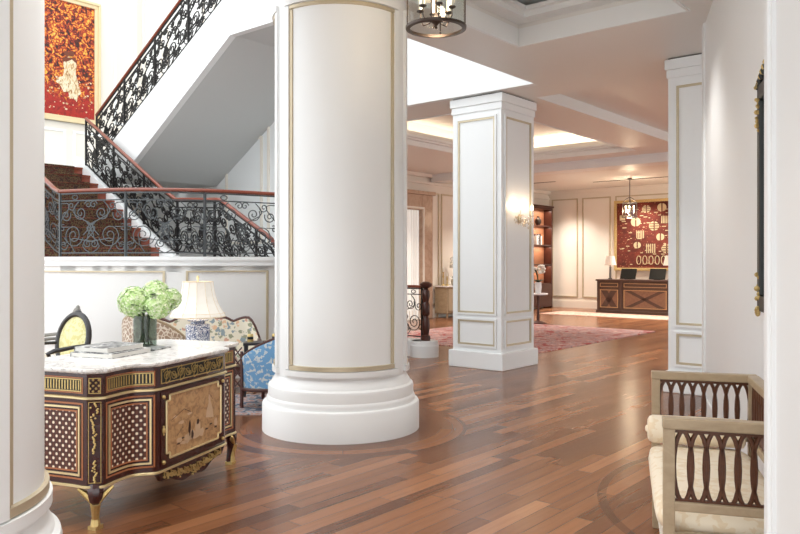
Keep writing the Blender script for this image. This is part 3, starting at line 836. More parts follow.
# door
dw = cm
k = MB(); band(k, s14 + .02, s15 - .02, .275, .745, .008, n_=1)
dr_ = k.build('door', 'maroon', cm, smooth=False)
k = MB(); g0, g1 = s14 + .07, s15 - .07
zt_, zb_ = .715, .315; nt = .035
pth = [(g0 + nt, zb_), (g1 - nt, zb_), (g1 - nt, zb_ + nt), (g1, zb_ + nt), (g1, zt_ - nt), (g1 - nt, zt_ - nt), (g1 - nt, zt_), (g0 + nt, zt_), (g0 + nt, zt_ - nt), (g0, zt_ - nt), (g0, zb_ + nt), (g0 + nt, zb_ + nt)]
def onface(s_, z, off): return (*cat_(s_, off), z)
for i in range(len(pth)):
    a_, b_ = pth[i], pth[(i + 1) % len(pth)]; k.tube([onface(*a_, .012), onface(*b_, .012)], .007, 6)
k.build('gilt_frame', 'goldlight', dr_)
k = MB()
def facepoly(mb, pts, off):
    P3 = [onface(p[0], p[1], off) for p in pts]; P2 = [(p[0] * 1.6, p[1] * 1.6) for p in pts]
    mb.quad(P3, P2)
facepoly(k, [(p[0] , p[1]) for p in [(g0 + nt, zb_), (g1 - nt, zb_), (g1 - nt, zb_ + nt), (g1, zb_ + nt), (g1, zt_ - nt), (g1 - nt, zt_ - nt), (g1 - nt, zt_), (g0 + nt, zt_), (g0 + nt, zt_ - nt), (g0, zt_ - nt), (g0, zb_ + nt), (g0 + nt, zb_ + nt)]], .0095)
pic = k.build('marquetry_picture', 'marq', dr_, smooth=False)
gw_ = g1 - g0
def blob(mb, cx, cz, rx, rz_, off, n_=12, j=.25, seed=1):
    rr = random.Random(seed); facepoly(mb, [(g0 + gw_ * cx + rx * math.cos(2 * PI * i / n_) * (1 + rr.uniform(-j, j)), zb_ + (zt_ - zb_) * cz + rz_ * math.sin(2 * PI * i / n_) * (1 + rr.uniform(-j, j))) for i in range(n_)], off)
k = MB(); b_ = MB()
facepoly(k, [(g0 + gw_ * x_, zb_ + (zt_ - zb_) * z_) for x_, z_ in ((.70, .44), (.86, .40), (.84, .55), (.80, .70), (.79, .80), (.765, .83), (.755, .78), (.76, .68), (.72, .56))], .0105)
blob(k, .50, .20, .06, .022, .0105, seed=31); blob(k, .36, .20, .035, .03, .0105, seed=32); blob(k, .9, .3, .02, .03, .0105, seed=33); blob(k, .25, .5, .03, .012, .0105, seed=34); blob(k, .44, .24, .05, .03, .0105, seed=3); blob(k, .55, .32, .03, .045, .0105, seed=5); blob(k, .22, .22, .035, .02, .0105, seed=8); blob(k, .3, .16, .04, .012, .0105, seed=9)
blob(k, .62, .22, .03, .03, .0105, seed=10); blob(k, .40, .60, .03, .008, .0105, seed=12); blob(k, .15, .62, .025, .01, .0105, seed=14)
k.build('pale_inlay_figure', 'marq_pale', pic, smooth=False)
blob(b_, .40, .36, .014, .05, .0115, seed=21); blob(b_, .45, .24, .012, .035, .0115, seed=22); blob(b_, .55, .42, .016, .02, .0115, seed=23)
for x_, z_ in ((.2, .17), (.72, .24), (.80, .30), (.9, .22), (.28, .24)): blob(b_, x_, z_, .018, .006, .0115, seed=int(x_ * 100))
for (xa, za, xb, zb2) in ((.08, .58, .3, .7), (.3, .7, .42, .62), (.18, .3, .28, .42), (.78, .82, .84, .72)):
    pa, pb = (g0 + gw_ * xa, zb_ + (zt_ - zb_) * za), (g0 + gw_ * xb, zb_ + (zt_ - zb_) * zb2)
    facepoly(b_, [pa, (pb[0], pb[1]), (pb[0], pb[1] + .004), (pa[0], pa[1] + .004)], .0115)
b_.build('dark_inlay_figure', 'marq_dark', pic, smooth=False)
for (s_, z_) in ((s14 + .042, .71), (s14 + .042, .30), (s15 - .042, .71), (s15 - .042, .30)):
    k = MB(); k.ball(onface(s_, z_, .012), .013, 10, 6, 1, 1, 1); k.build('rosette', 'gold', dr_)
k = MB(); k.ball(onface(s14 + .042, .50, .012), .012, 8, 6, 1, 1, 1.8); k.ball(onface(s14 + .042, .525, .012), .007, 6, 4); k.ball(onface(s14 + .042, .475, .012), .007, 6, 4)
k.build('escutcheon', 'gold', dr_)
# frieze over the door with running scroll
k = MB(); band(k, s14 + .03, s15 - .03, .80, .88, .003, n_=1); fz = k.build('frieze_panel', 'black', cm, smooth=False)
k = MB(); cframe(k, s14 + .026, s15 - .026, .794, .886, .006, .006)
nn = 9; cw = (s15 - s14 - .08) / nn
for i in range(nn):
    c0_ = s14 + .04 + cw * (i + .5); up = 1 if i % 2 else -1
    for l in (spiral(0, .0, cw * .42, 0, 1.6, up), scurve((-cw * .5, -.028 * up), (cw * .5, .028 * up), .45), spiral(cw * .3, .018 * -up, cw * .2, 1, 1.2, -up)):
        k.tube([onface(c0_ + p[0], .84 + p[1], .007) for p in l], .0028, 4)
k.build('scroll_mount', 'gold', fz)
# apron
k = MB(); na = 24; A = []
for i in range(na + 1):
    f_ = i / na; u = .40 + .76 * f_; d_ = .045 + .07 * math.sin(PI * f_) ** 1.2 + .012 * math.cos(6 * PI * f_)
    if f_ in (0, 1): d_ = .02
    A.append((u, ZB - d_))
poly = [(.40, ZB + .002)] + A + [(1.16, ZB + .002)]
k.slab(poly, 'y', -.153, -.125); k.build('apron', 'maroon', cm, smooth=False)
k = MB()
for i in range(9):
    f_ = (i - 4) / 4; cx = .78 + f_ * .29; r_ = .03 * (1 - .35 * abs(f_)); cz = ZB - .03 - .035 * (1 - abs(f_))
    for l in (spiral(0, 0, r_, 0 if f_ < 0 else PI, 1.6, 1 if f_ < 0 else -1), scurve((-.03, -.02), (.035, .02), .5)):
        k.tube([(cx + p[0], -.158, cz + p[1]) for p in l], .0045, 4)
for i in range(70):
    f_ = rnd.uniform(-1, 1); k.ball((.78 + f_ * .33, -.157, ZB - .03 - (1 - abs(f_)) * rnd.uniform(0, .065) - rnd.uniform(0, .02)), rnd.uniform(.005, .009), 5, 4)
k.build('apron_mount', 'gold', cm)
# legs
def cab_leg(cx, cy, dx_, dy_):
    pts = [(0, .25), (.014, .22), (.018, .18), (.010, .12), (.0, .07), (-.002, .03), (.010, .0)]
    rr = [.045, .048, .04, .026, .02, .022, .026]
    k = MB(); k.tube([(cx + dx_ * p[0], cy + dy_ * p[0], p[1]) for p in pts], rr, 8); lg = k.build('leg', 'maroon', cm)
    k = MB()
    side = Vector((-dy_, dx_))
    for sg in (-1, 1):
        q = []
        for i in range(8):
            f_ = i / 7; w_ = .012 + .085 * f_ ** 1.6
            q.append((cx + dx_ * .035 + side.x * sg * w_ - dx_ * .05 * f_, cy + dy_ * .035 + side.y * sg * w_ - dy_ * .05 * f_, .14 + .095 * f_))
        k.tube(q, [.01, .014, .017, .019, .019, .018, .014, .008], 6, flat=.7)
    k.tube([(cx + dx_ * (.036 - .02 * (1 - f_)), cy + dy_ * (.036 - .02 * (1 - f_)), .02 + .13 * f_) for f_ in (0, .3, .6, 1)], [.026, .022, .024, .03], 8)
    k.box(cx + dx_ * .012 - .03, cx + dx_ * .012 + .03, cy + dy_ * .012 - .03, cy + dy_ * .012 + .03, 0, .022)
    k.tube([(cx + dx_ * .02, cy + dy_ * .02, .02), (cx + dx_ * .02, cy + dy_ * .02, .06)], [.03, .024], 8)
    k.build('leg_mount', 'gold', lg)
cab_leg(.045, .02, -.8, -.6); cab_leg(1.515, .02, .8, -.6); cab_leg(.06, .6, -.8, .6); cab_leg(1.5, .6, .8, .6)

MT = ZT + .028
def CL(u, w): 
    return (CO[0] + u * math.cos(CR) - w * math.sin(CR), CO[1] + u * math.sin(CR) + w * math.cos(CR))
# books on the commode
def book(label, u, w, z, L_, W_, H_, rot, grp=None):
    x_, y_ = CL(u, w); t_ = thing('book', label, 'book', (x_, y_, z), CR + rot, grp)
    k = MB(); k.box(-L_ / 2, L_ / 2, -W_ / 2, W_ / 2, 0, .003); k.box(-L_ / 2, L_ / 2, -W_ / 2, W_ / 2, H_ - .003, H_); k.box(-L_ / 2, L_ / 2, W_ / 2 - .004, W_ / 2, 0, H_)
    k.build('cover', 'cover', t_, smooth=False)
    k = MB(); k.box(-L_ / 2 + .004, L_ / 2 - .004, -W_ / 2 + .004, W_ / 2 - .005, .0032, H_ - .0032); k.build('pages', 'page', t_, smooth=False)
book('wide grey and white book at the bottom of the stack on the marble top', .61, .37, MT, .40, .33, .032, .0)
book('smaller picture book lying on top of the wider book on the commode', .60, .38, MT + .0325, .34, .28, .034, -.06)
book('thin dark magazine lying on the marble beside the stacked books and vase', .97, .31, MT, .22, .16, .008, .1)
# vase of hydrangeas
vx, vy = CL(1.13, .50)
vt = thing('flower_vase', 'smoked glass cylinder vase of green hydrangeas on the commode', 'vase', (vx, vy, MT), 0)
MB().lathe([(0, 0), (.082, 0), (.085, .004), (.085, .225), (.081, .228), (.079, .222), (.079, .012), (0, .012)], 40).build('vase', 'smoke', vt)
k = MB()
for i in range(10):
    a = i * .7; k.tube([(.05 * math.cos(a), .05 * math.sin(a), .015), (.03 * math.cos(a + 2), .03 * math.sin(a + 2), .13), (.06 * math.cos(a + .5), .05 * math.sin(a + .5), .25)], .006, 5)
k.build('stems', 'stem', vt)
def bloom(cx, cy, cz, R_, seed):
    rr = random.Random(seed); k = MB(); k.ball((cx, cy, cz), R_ * .78, 14, 10)
    N_ = 240
    for i in range(N_):
        z_ = 1 - 2 * (i + .5) / N_; ph = i * 2.39996; q = math.sqrt(1 - z_ * z_)
        n_ = Vector((q * math.cos(ph), q * math.sin(ph), z_)); p = Vector((cx, cy, cz)) + n_ * R_ * rr.uniform(.86, 1.04)
        t1 = n_.orthogonal().normalized(); t2 = n_.cross(t1); a0 = rr.uniform(0, PI); pr_ = R_ * .17
        for q_ in range(4):
            a = a0 + q_ * PI / 2; d = t1 * math.cos(a) + t2 * math.sin(a); e = t1 * -math.sin(a) + t2 * math.cos(a)
            k.quad([p, p + d * pr_ * .6 + e * pr_ * .45 + n_ * .003, p + d * pr_ * 1.15 + n_ * .004, p + d * pr_ * .6 - e * pr_ * .45 + n_ * .003])
    return k.build('hydrangea_bloom', 'hydrangea', vt, smooth=False)
bloom(-.075, -.02, .325, .112, 1); bloom(.07, .03, .385, .098, 2); bloom(.115, -.05, .30, .095, 3); bloom(.175, .05, .345, .078, 4); bloom(.0, .08, .33, .08, 5)
k = MB()
for (lx, ly, lz, a) in ((.03, -.07, .26, -1.2), (.19, -.02, .28, -.2), (-.02, -.09, .30, -1.8), (.08, -.09, .38, -1.0), (-.01, -.03, .39, 2.0)):
    d = Vector((math.cos(a), math.sin(a), .2)); e = Vector((-math.sin(a), math.cos(a), 0)); p = Vector((lx, ly, lz)); 
    for i in range(5):
        f0, f1 = i / 5, (i + 1) / 5; w0, w1 = .028 * math.sin(PI * f0) + .001, .028 * math.sin(PI * f1) + .001
        k.quad([p + d * .08 * f0 - e * w0, p + d * .08 * f1 - e * w1, p + d * .08 * f1 + e * w1, p + d * .08 * f0 + e * w0])
k.build('leaves', 'leaf', vt)

# ------------------------------------------------------------------ settee
SO = (1.09, 3.1, 0); AH = .92; DX = .52; LY = 1.37
se = thing('settee', 'silver gilt settee with dark oval lattice arms and cream damask cushions', 'settee', SO, RZ)
for (x_, y_) in ((.0, 0), (0, LY), (DX, 0), (DX, LY)):
    k = MB(); k.tube([(x_ + .02, y_, 0), (x_ + .02, y_, .4), (x_ + .02, y_, AH - .03)], [.026, .033, .033], 4); k.build('leg', 'champagne', se, smooth=False, bevel=.004)
for y_ in (0, LY):
    for bx in ((-.006, DX + .045, y_ - .03, y_ + .03, AH - .045, AH), (.03, DX, y_ - .022, y_ + .022, .54, .58), (.03, DX, y_ - .022, y_ + .022, .40, .45)):
        MB().box(*bx).build('arm_rail', 'champagne', se, smooth=False, bevel=.006)
    k = MB(); n_ = 8; sp = (DX - .045) / n_
    k.box(.03, DX, y_ - .009, y_ + .009, AH - .06, AH - .045); k.box(.03, DX, y_ - .009, y_ + .009, .575, .588)
    for i in range(n_):
        cx = .045 + sp * (i + .5)
        k.tube([(cx + sp * .60 * math.cos(2 * PI * q / 20), y_, .72 + .145 * math.sin(2 * PI * q / 20)) for q in range(20)], .0095, 6, closed=True)
    k.build('arm_lattice', 'lattice', se)
k = MB(); k.box(DX - .01, DX + .05, .03, LY - .03, AH - .045, AH); k.box(DX + .0, DX + .04, .03, LY - .03, .535, .575)
k.build('back_rail', 'champagne', se, smooth=False, bevel=.006)
k = MB(); n_ = 18; sp = (LY - .07) / n_
for i in range(n_):
    cy = .035 + sp * (i + .5)
    k.tube([(DX + .02, cy + sp * .60 * math.cos(2 * PI * q / 16), .725 + .15 * math.sin(2 * PI * q / 16)) for q in range(16)], .0095, 5, closed=True)
k.build('back_lattice', 'lattice', se)
k = MB(); k.box(.0, DX + .03, .035, LY - .035, .33, .405); k.box(.0, .04, .03, LY - .03, .30, .34)
k.build('seat_frame', 'silverdamask', se, smooth=False, bevel=.01)
def pillow(mb, x0, x1, y0, y1, z0_, z1_, n_=10):
    """puffed cushion"""
    cx, cy, cz = (x0 + x1) / 2, (y0 + y1) / 2, (z0_ + z1_) / 2; hx, hy, hz = (x1 - x0) / 2, (y1 - y0) / 2, (z1_ - z0_) / 2
    m_ = 8; nn_ = 28; vs = []
    for i in range(m_ + 1):
        ph = -PI / 2 + PI * i / m_; cz_ = math.sin(ph); cr = math.cos(ph)
        for j in range(nn_):
            th = 2 * PI * j / nn_; e = .25
            cx_ = math.copysign(abs(math.cos(th)) ** e, math.cos(th)); cy_ = math.copysign(abs(math.sin(th)) ** e, math.sin(th))
            r_ = cr ** .3 if cr > 1e-6 else 0
            vs.append((cx + hx * cx_ * r_, cy + hy * cy_ * r_, cz + hz * math.copysign(abs(cz_) ** .7, cz_)))
    b = len(mb.v); mb.v += vs
    for i in range(m_):
        for j in range(nn_):
            k2 = (j + 1) % nn_; mb.f.append((b + i * nn_ + j, b + i * nn_ + k2, b + (i + 1) * nn_ + k2, b + (i + 1) * nn_ + j)); mb.uv.append(None)
    return mb
k = MB(); pillow(k, -.03, DX - .01, .04, LY - .04, .40, .53); k.build('seat_cushion', 'creamdamask', se, ang=1.2)
bo = thing('bolster_cushion', 'cream damask bolster resting against the far arm of the settee', 'cushion', (SO[0] + math.cos(RZ) * -.02 - math.sin(RZ) * (LY - .14), SO[1] + math.sin(RZ) * -.02 + math.cos(RZ) * (LY - .14), .53), RZ)
k = MB(); k.tube([(-.01, 0, .08), (0, 0, .08), (.02, 0, .08), (.3, 0, .08), (.49, 0, .08), (.50, 0, .08)], [.05, .07, .078, .08, .078, .06], 20); k.build('cover', 'creamdamask', bo, ang=1.0)
k = MB(); k.ball((-.012, 0, .08), .02, 8, 6, .6); k.build('button', 'creamdamask', bo)

# ------------------------------------------------------------------ lounge furniture
tag(MB().prism([(-5.2, 7.65), (-1.42, 7.65), (-1.2, 8.78), (-5.0, 8.78)], 0, .012).build('rug', 'rug_blue', None, smooth=False), 'blue grey patterned rug under the lounge chairs behind the commode', 'rug')
# side table and lamp
LX, LYY = -2.0, 7.42
tb = thing('side_table', 'round dark side table behind the commode carrying the blue and white lamp', 'table', (LX, LYY, 0), 0)
MB().lathe([(0, .70), (.26, .70), (.27, .71), (.27, .725), (.26, .73), (0, .73)], 32).build('tabletop', 'rosewood', tb)
MB().lathe([(.03, .12), (.025, .3), (.045, .42), (.025, .55), (.05, .70)], 14).build('pedestal', 'rosewood', tb)
for i in range(3):
    a = i * 2 * PI / 3 + .4; MB().tube([(0, 0, .2), (.1 * math.cos(a), .1 * math.sin(a), .17), (.22 * math.cos(a), .22 * math.sin(a), .03), (.26 * math.cos(a), .26 * math.sin(a), .015)], [.03, .026, .018, .015], 8).build('leg', 'rosewood', tb)
lp = thing('table_lamp', 'blue and white porcelain lamp with pleated cream bell shade behind the commode', 'lamp', (LX, LYY, .73), 0)
MB().lathe([(0, 0), (.09, 0), (.1, .01), (.1, .025), (.115, .04), (.118, .20), (.112, .215), (.07, .225), (.068, .24), (.1, .25), (.1, .262), (.06, .275), (0, .28)], 32).build('base', 'bluewhite', lp)
k = MB(); k.lathe([(.008, .27), (.008, .66)], 8); k.ball((0, 0, .675), .014, 8, 6, 1, 1, 1.6); k.build('stem', 'goldlight', lp)
prof = [(.265, .29), (.262, .305), (.225, .36), (.195, .42), (.17, .49), (.155, .56), (.145, .635)]
k = MB(); k.lathe(prof, 12, cap=False, a0=.2, a1=.2 + 2 * PI)
sh = k.build('lamp_shade', 'shade', lp, smooth=False)
k = MB()
for i in range(12):
    a = .2 + i * PI / 6; k.tube([(r_ * math.cos(a), r_ * math.sin(a), z_) for r_, z_ in prof], .003, 4)
k.tube([(.265 * math.cos(a), .265 * math.sin(a), .29) for a in [i * PI / 6 + .2 for i in range(12)]], .006, 4, closed=True)
k.tube([(.262 * math.cos(a), .262 * math.sin(a), .325) for a in [i * PI / 6 + .2 for i in range(12)]], .003, 4, closed=True)
k.tube([(.146 * math.cos(a), .146 * math.sin(a), .635) for a in [i * PI / 6 + .2 for i in range(12)]], .005, 4, closed=True)
k.build('piping', 'creamdamask', sh)
k = MB(); k.ball((0, 0, .44), .03, 10, 8); k.build('bulb', 'bulb2', lp)

# oval back armchairs
def oval_chair(label, x_, y_, rz_, frame, fab, seatfab):
    """faces +y in its own axes, back at -y"""
    t_ = thing('armchair', label, 'chair', (x_, y_, .012), rz_, 'oval back armchairs in the lounge')
    k = MB(); pillow(k, -.29, .29, -.25, .28, .36, .48); k.build('seat', seatfab, t_, ang=1.2)
    k = MB(); k.box(-.3, .3, -.27, .29, .30, .38); k.build('seat_frame', frame, t_, smooth=False, bevel=.02)
    def bk(q, rx, rz2, off): return (rx * math.cos(q), -.28 - off - .10 * ((math.sin(q) * rz2 + .25) / .5), .72 + rz2 * math.sin(q))
    k = MB(); pts = []
    for i in range(32):
        q = 2 * PI * i / 32; pts.append(bk(q, .27, .27, 0))
    k.tube(pts, .03, 8, closed=True); k.ball((0, -.39, 1.01), .035, 8, 6, 1.6, .7, .8); k.build('backrest_frame', frame, t_)
    k = MB(); cpt = (0, -.31, .72); n0 = 4
    for off, sg in ((-.035, 1), (.03, -1)):
        for rr_ in range(n0):
            f0, f1 = rr_ / n0, (rr_ + 1) / n0
            for i in range(32):
                q0, q1 = 2 * PI * i / 32, 2 * PI * (i + 1) / 32
                def pp(f_, q): p = bk(q, .26 * f_, .26 * f_, off * (1 - f_ * f_)); return p
                a_ = [pp(f0, q0), pp(f1, q0), pp(f1, q1), pp(f0, q1)]
                k.quad(a_ if sg < 0 else a_[::-1])
    k.build('backrest', fab, t_, ang=1.2)
    for sg in (-1, 1):
        MB().tube([(sg * .26, -.30, .68), (sg * .31, -.15, .68), (sg * .32, .08, .66), (sg * .31, .14, .64), (sg * .30, .10, .58), (sg * .30, .04, .38)], [.016, .02, .024, .024, .02, .02], 8).build('armrest', frame, t_)
        MB().tube([(sg * .26, .25, .32), (sg * .26, .26, .15), (sg * .25, .25, 0)], [.03, .022, .014], 8).build('leg', frame, t_)
        MB().tube([(sg * .2, -.26, .5), (sg * .21, -.26, .3), (sg * .22, -.33, 0)], [.022, .024, .014], 8).build('leg', frame, t_)
    return t_
oval_chair('yellow oval back armchair with black frame behind the books', -3.66, 7.7, math.radians(146), 'darkchair', 'yellow', 'goldsilk')
oval_chair('grey framed armchair seen from the side beyond the yellow chair', -4.18, 8.75, math.radians(106), 'greychair', 'silverdamask', 'silverdamask')
# tub chair with leaf print
def tub_chair(label, x_, y_, rz_, fab, frame, rim, H_=.95, lowA=.62, lattice=False, zb=.12):
    t_ = thing('tub_chair', label, 'chair', (x_, y_, .012), rz_)
    k = MB(); n_ = 28; prof = []
    def shp(f_):      # f -1..1 round the back, opening to +y
        q = -PI / 2 + f_ * math.radians(118); h_ = H_ - (H_ - lowA) * (abs(f_) ** 1.7)
        return q, h_
    ins = []; outs = []; tops = []
    for i in range(n_ + 1):
        f_ = -1 + 2 * i / n_; q, h_ = shp(f_); ca, sa = math.cos(q), math.sin(q)
        cols_ = [(.33, zb), (.345, .45), (.36, h_ - .02), (.345, h_), (.32, h_), (.30, h_ - .02), (.28, .42)]
        prof.append([(r_ * ca, r_ * sa, z_) for r_, z_ in cols_]); tops.append((.335 * ca, .335 * sa, h_))
    b = len(k.v); m_ = len(prof[0])
    for p in prof: k.v += p
    for i in range(n_):
        for j in range(m_ - 1): k.f.append((b + i * m_ + j, b + (i + 1) * m_ + j, b + (i + 1) * m_ + j + 1, b + i * m_ + j + 1)); k.uv.append(None)
    for i in (0, n_): f_ = tuple(b + i * m_ + j for j in range(m_)); k.f.append(f_ if i == 0 else f_[::-1]); k.uv.append(None)
    k.build('backrest', fab, t_, ang=1.0)
    MB().tube([(p[0], p[1], p[2] + .006) for p in tops], rim, 8).build('backrest_rim', frame, t_)
    k = MB(); k.lathe([(0, .30), (.30, .30), (.31, .33), (.31, .38), (0, .38)], 28); k.build('seat_frame', frame, t_)
    k = MB(); k.lathe([(0, .37), (.27, .37), (.29, .41), (.28, .46), (.2, .485), (0, .49)], 28); k.build('seat', fab, t_)
    for (a, rr_) in ((45, .3), (135, .3), (225, .29), (315, .29)):
        a = math.radians(a); lg = MB().tube([(rr_ * math.cos(a), rr_ * math.sin(a), .34), (rr_ * math.cos(a), rr_ * math.sin(a), .15), (rr_ * 1.08 * math.cos(a), rr_ * 1.08 * math.sin(a), 0)], [.024, .02, .013], 8).build('leg', frame, t_)
    k = MB(); k.tube([(.345 * math.cos(q), .345 * math.sin(q), zb) for q in [math.radians(-208 + i * 236 / 20) for i in range(21)]], .02, 8); k.build('lower_rail', frame, t_)
    if lattice:
        for sg in (-1, 1):
            q = -PI / 2 + sg * math.radians(118); k = MB(); ca, sa = math.cos(q), math.sin(q)
            k.tube([(.35 * ca, .35 * sa, 0), (.35 * ca, .35 * sa, lowA + .06)], .018, 4)
            x2, y2 = .35 * ca - sg * .0, .35 * sa + .10
            k.tube([(x2, y2, .0), (x2, y2, lowA + .04)], .018, 4)
            for j in range(4):
                z_ = .2 + .11 * j; k.tube([(.35 * ca, .35 * sa, z_), (x2, y2, z_ + .11)], .008, 4); k.tube([(.35 * ca, .35 * sa, z_ + .11), (x2, y2, z_)], .008, 4)
            k.build('arm_lattice', frame, t_)
    return t_
tub_chair('beige leaf patterned tub chair with pale wooden rim behind the hydrangeas', -2.58, 7.98, math.radians(-20), 'leafprint', 'champagne', .02, 1.0, .6, zb=.3)
tub_chair('blue damask tub chair with dark lattice arms beside the large round column', -1.42, 8.2, math.radians(70), 'bluedamask', 'rosewood', .016, .80, .54, True, zb=.2)
# floral sofa
so = thing('sofa', 'floral upholstered sofa with dark serpentine back rail against the lounge wall', 'sofa', (-2.47, 9.35, 0), math.radians(10))
W_ = 1.42
def crest(u):   # u -1..1
    a = abs(u)
    if a < .42: return .86 - .01 * (a / .42)
    if a < .55: return .85 - .045 * math.sin((a - .42) / .13 * PI / 2)
    if a < .78: return .805 + .045 * math.sin((a - .55) / .23 * PI / 2)
    return .85 - .28 * ((a - .78) / .22) ** 1.8
k = MB(); n_ = 40; b = 0
for i in range(n_ + 1):
    u = -1 + 2 * i / n_; x_ = u * W_ / 2; yb = -.0 - .16 * max(0, (abs(u) - .7) / .3) ** 2
    k.v += [(x_, yb + .02, .25), (x_, yb + .06, crest(u)), (x_, yb - .04, crest(u)), (x_, yb - .08, .25)]
for i in range(n_):
    for j in range(3): k.f.append((i * 4 + j, (i + 1) * 4 + j, (i + 1) * 4 + j + 1, i * 4 + j + 1)); k.uv.append(None)
k.f.append((0, 1, 2, 3)); k.f.append((n_ * 4 + 3, n_ * 4 + 2, n_ * 4 + 1, n_ * 4)); k.uv += [None, None]
k.build('backrest', 'floral', so, ang=1.0)
MB().tube([(-1 * W_ / 2 + W_ * i / n_, -.16 * max(0, (abs(-1 + 2 * i / n_) - .7) / .3) ** 2 + .01, crest(-1 + 2 * i / n_) + .01) for i in range(n_ + 1)], .022, 8).build('crest_rail', 'rosewood', so)
k = MB(); pillow(k, -W_ / 2 + .05, W_ / 2 - .05, -.52, -.05, .3, .47); k.build('seat', 'floral', so, ang=1.0)
k = MB(); k.box(-W_ / 2 + .04, W_ / 2 - .04, -.52, -.04, .22, .31); k.build('seat_frame', 'rosewood', so, smooth=False, bevel=.01)
for sg in (-1, 1):
    MB().tube([(sg * (W_ / 2 - .01), -.15, .6), (sg * (W_ / 2 + .0), -.35, .6), (sg * W_ / 2, -.48, .58), (sg * (W_ / 2 - .02), -.46, .3)], [.022, .028, .03, .024], 8).build('armrest', 'rosewood', so)
    for yy in (-.48, -.04): MB().tube([(sg * (W_ / 2 - .07), yy, .24), (sg * (W_ / 2 - .06), yy, 0)], [.026, .015], 8).build('leg', 'rosewood', so)
# small dark table with glass candle holders
ct = thing('occasional_table', 'small dark square table between the sofa and the blue chair', 'table', (-1.60, 8.74, .012), math.radians(10))
k = MB(); k.box(-.22, .22, -.13, .13, .59, .62); k.build('tabletop', 'darkchair', ct, smooth=False, bevel=.006)
for sx in (-1, 1):
    for sy in (-1, 1): MB().tube([(sx * .19, sy * .1, .59), (sx * .19, sy * .1, .4), (sx * .2, sy * .11, 0)], [.024, .02, .012], 6).build('leg', 'darkchair', ct)
for (x_, y_, lb) in ((-1.46, 8.76, 'short gilt glass candle holder on the dark table nearest the round column'), (-1.74, 8.72, 'short gilt glass candle holder at the left end of the dark table')):
    t_ = thing('candle_holder', lb, 'candle holder', (x_, y_, .633), 0, 'gilt candle holders on the small table')
    MB().lathe([(0, 0), (.035, 0), (.035, .02), (.03, .025), (.035, .03), (.035, .075), (.03, .09), (0, .09)], 16).build('holder', 'gold', t_)
    MB().lathe([(.036, .03), (.036, .06)], 16, cap=False).build('dark_band', 'black', t_)

# ------------------------------------------------------------------ paintings
pg = bthing('framed_painting', 'tall red and gold autumn painting of an embracing couple on the stair landing wall', 'painting', -15.0, 7.35, 4.4)
py0, py1, pz0, pz1 = 6.62, 8.02, 4.40, 6.96
k = MB(); frame_on(k, 'x', -15.0, py0, py1, pz0, pz1, .12, .06, 1); frame_on(k, 'x', -15.0, py0, py1, pz0, pz1, .05, .09, 1)
k.build('frame', 'paleframe', pg, smooth=False, bevel=.008)
k = MB(); k.quad([(-14.97, py0 + .1, pz0 + .1), (-14.97, py1 - .1, pz0 + .1), (-14.97, py1 - .1, pz1 - .1), (-14.97, py0 + .1, pz1 - .1)], [(0, 0), (1, 0), (1, 1.9), (0, 1.9)])
k.build('canvas', 'autumn', pg, smooth=False)
def flat(mb, pts, x_): mb.quad([(x_, p[0], p[1]) for p in pts])
gown = [(y_ + (.0), z_ - .28) for y_, z_ in [(7.26, 5.95), (7.34, 6.02), (7.44, 5.98), (7.5, 6.0), (7.56, 5.86), (7.53, 5.7), (7.6, 5.5), (7.68, 5.3), (7.6, 5.26), (7.56, 5.12), (7.46, 5.2), (7.38, 5.16), (7.34, 5.3), (7.22, 5.28), (7.12, 5.42), (7.02, 5.46), (7.08, 5.56), (7.2, 5.6), (7.24, 5.75), (7.2, 5.85)]]
gown = [(7.36 + (y_ - 7.36) * .8, z_) for y_, z_ in gown]
k = MB(); flat(k, gown, -14.962)
rr = random.Random(4)
for i in range(60):
    cy_, cz_ = rr.uniform(6.8, 7.85), rr.uniform(4.6, 5.3); r_ = rr.uniform(.008, .022)
    flat(k, [(cy_ + r_ * math.cos(q) * 1.3, cz_ + r_ * math.sin(q)) for q in (0, 1.2, 2.5, 3.7, 5)], -14.964)
k.build('painted_gown', 'gown', pg, smooth=False)
k = MB()
for (cy_, cz_, r_) in ((7.31, 5.79, .055), (7.41, 5.81, .06)): flat(k, [(cy_ + r_ * math.cos(q), cz_ + r_ * math.sin(q)) for q in [i * PI / 5 for i in range(10)]], -14.960)
flat(k, [(7.24, 5.70), (7.5, 5.74), (7.52, 5.62), (7.42, 5.69), (7.3, 5.62), (7.22, 5.62)], -14.9605)
k.build('painted_heads', 'skin_paint', pg, smooth=False)

pf = bthing('framed_artwork', 'large red brown framed artwork with cream round motifs behind the reception desk', 'painting', -9.0, 23.4, 1.3)
a0_, a1_, q0, q1 = -10.43, -7.6, 1.28, 3.56
k = MB(); frame_on(k, 'y', 23.4, a0_, a1_, q0, q1, .09, .07, -1); k.build('frame', 'giltframe', pf, smooth=False, bevel=.01)
k = MB(); k.quad([(a0_ + .07, 23.37, q0 + .07), (a1_ - .07, 23.37, q0 + .07), (a1_ - .07, 23.37, q1 - .07), (a0_ + .07, 23.37, q1 - .07)], [(0, 0), (1.2, 0), (1.2, 1), (0, 1)]); k.build('canvas', 'textile', pf, smooth=False)
k = MB(); d_ = MB()
def disc(mb, x_, z_, r_, a0__=0, a1__=2 * PI, y_=23.362):
    mb.quad([(x_ + r_ * math.cos(a0__ + (a1__ - a0__) * i / 14), y_, z_ + r_ * math.sin(a0__ + (a1__ - a0__) * i / 14)) for i in range(15)][:14 if a1__ - a0__ > 6 else 15])
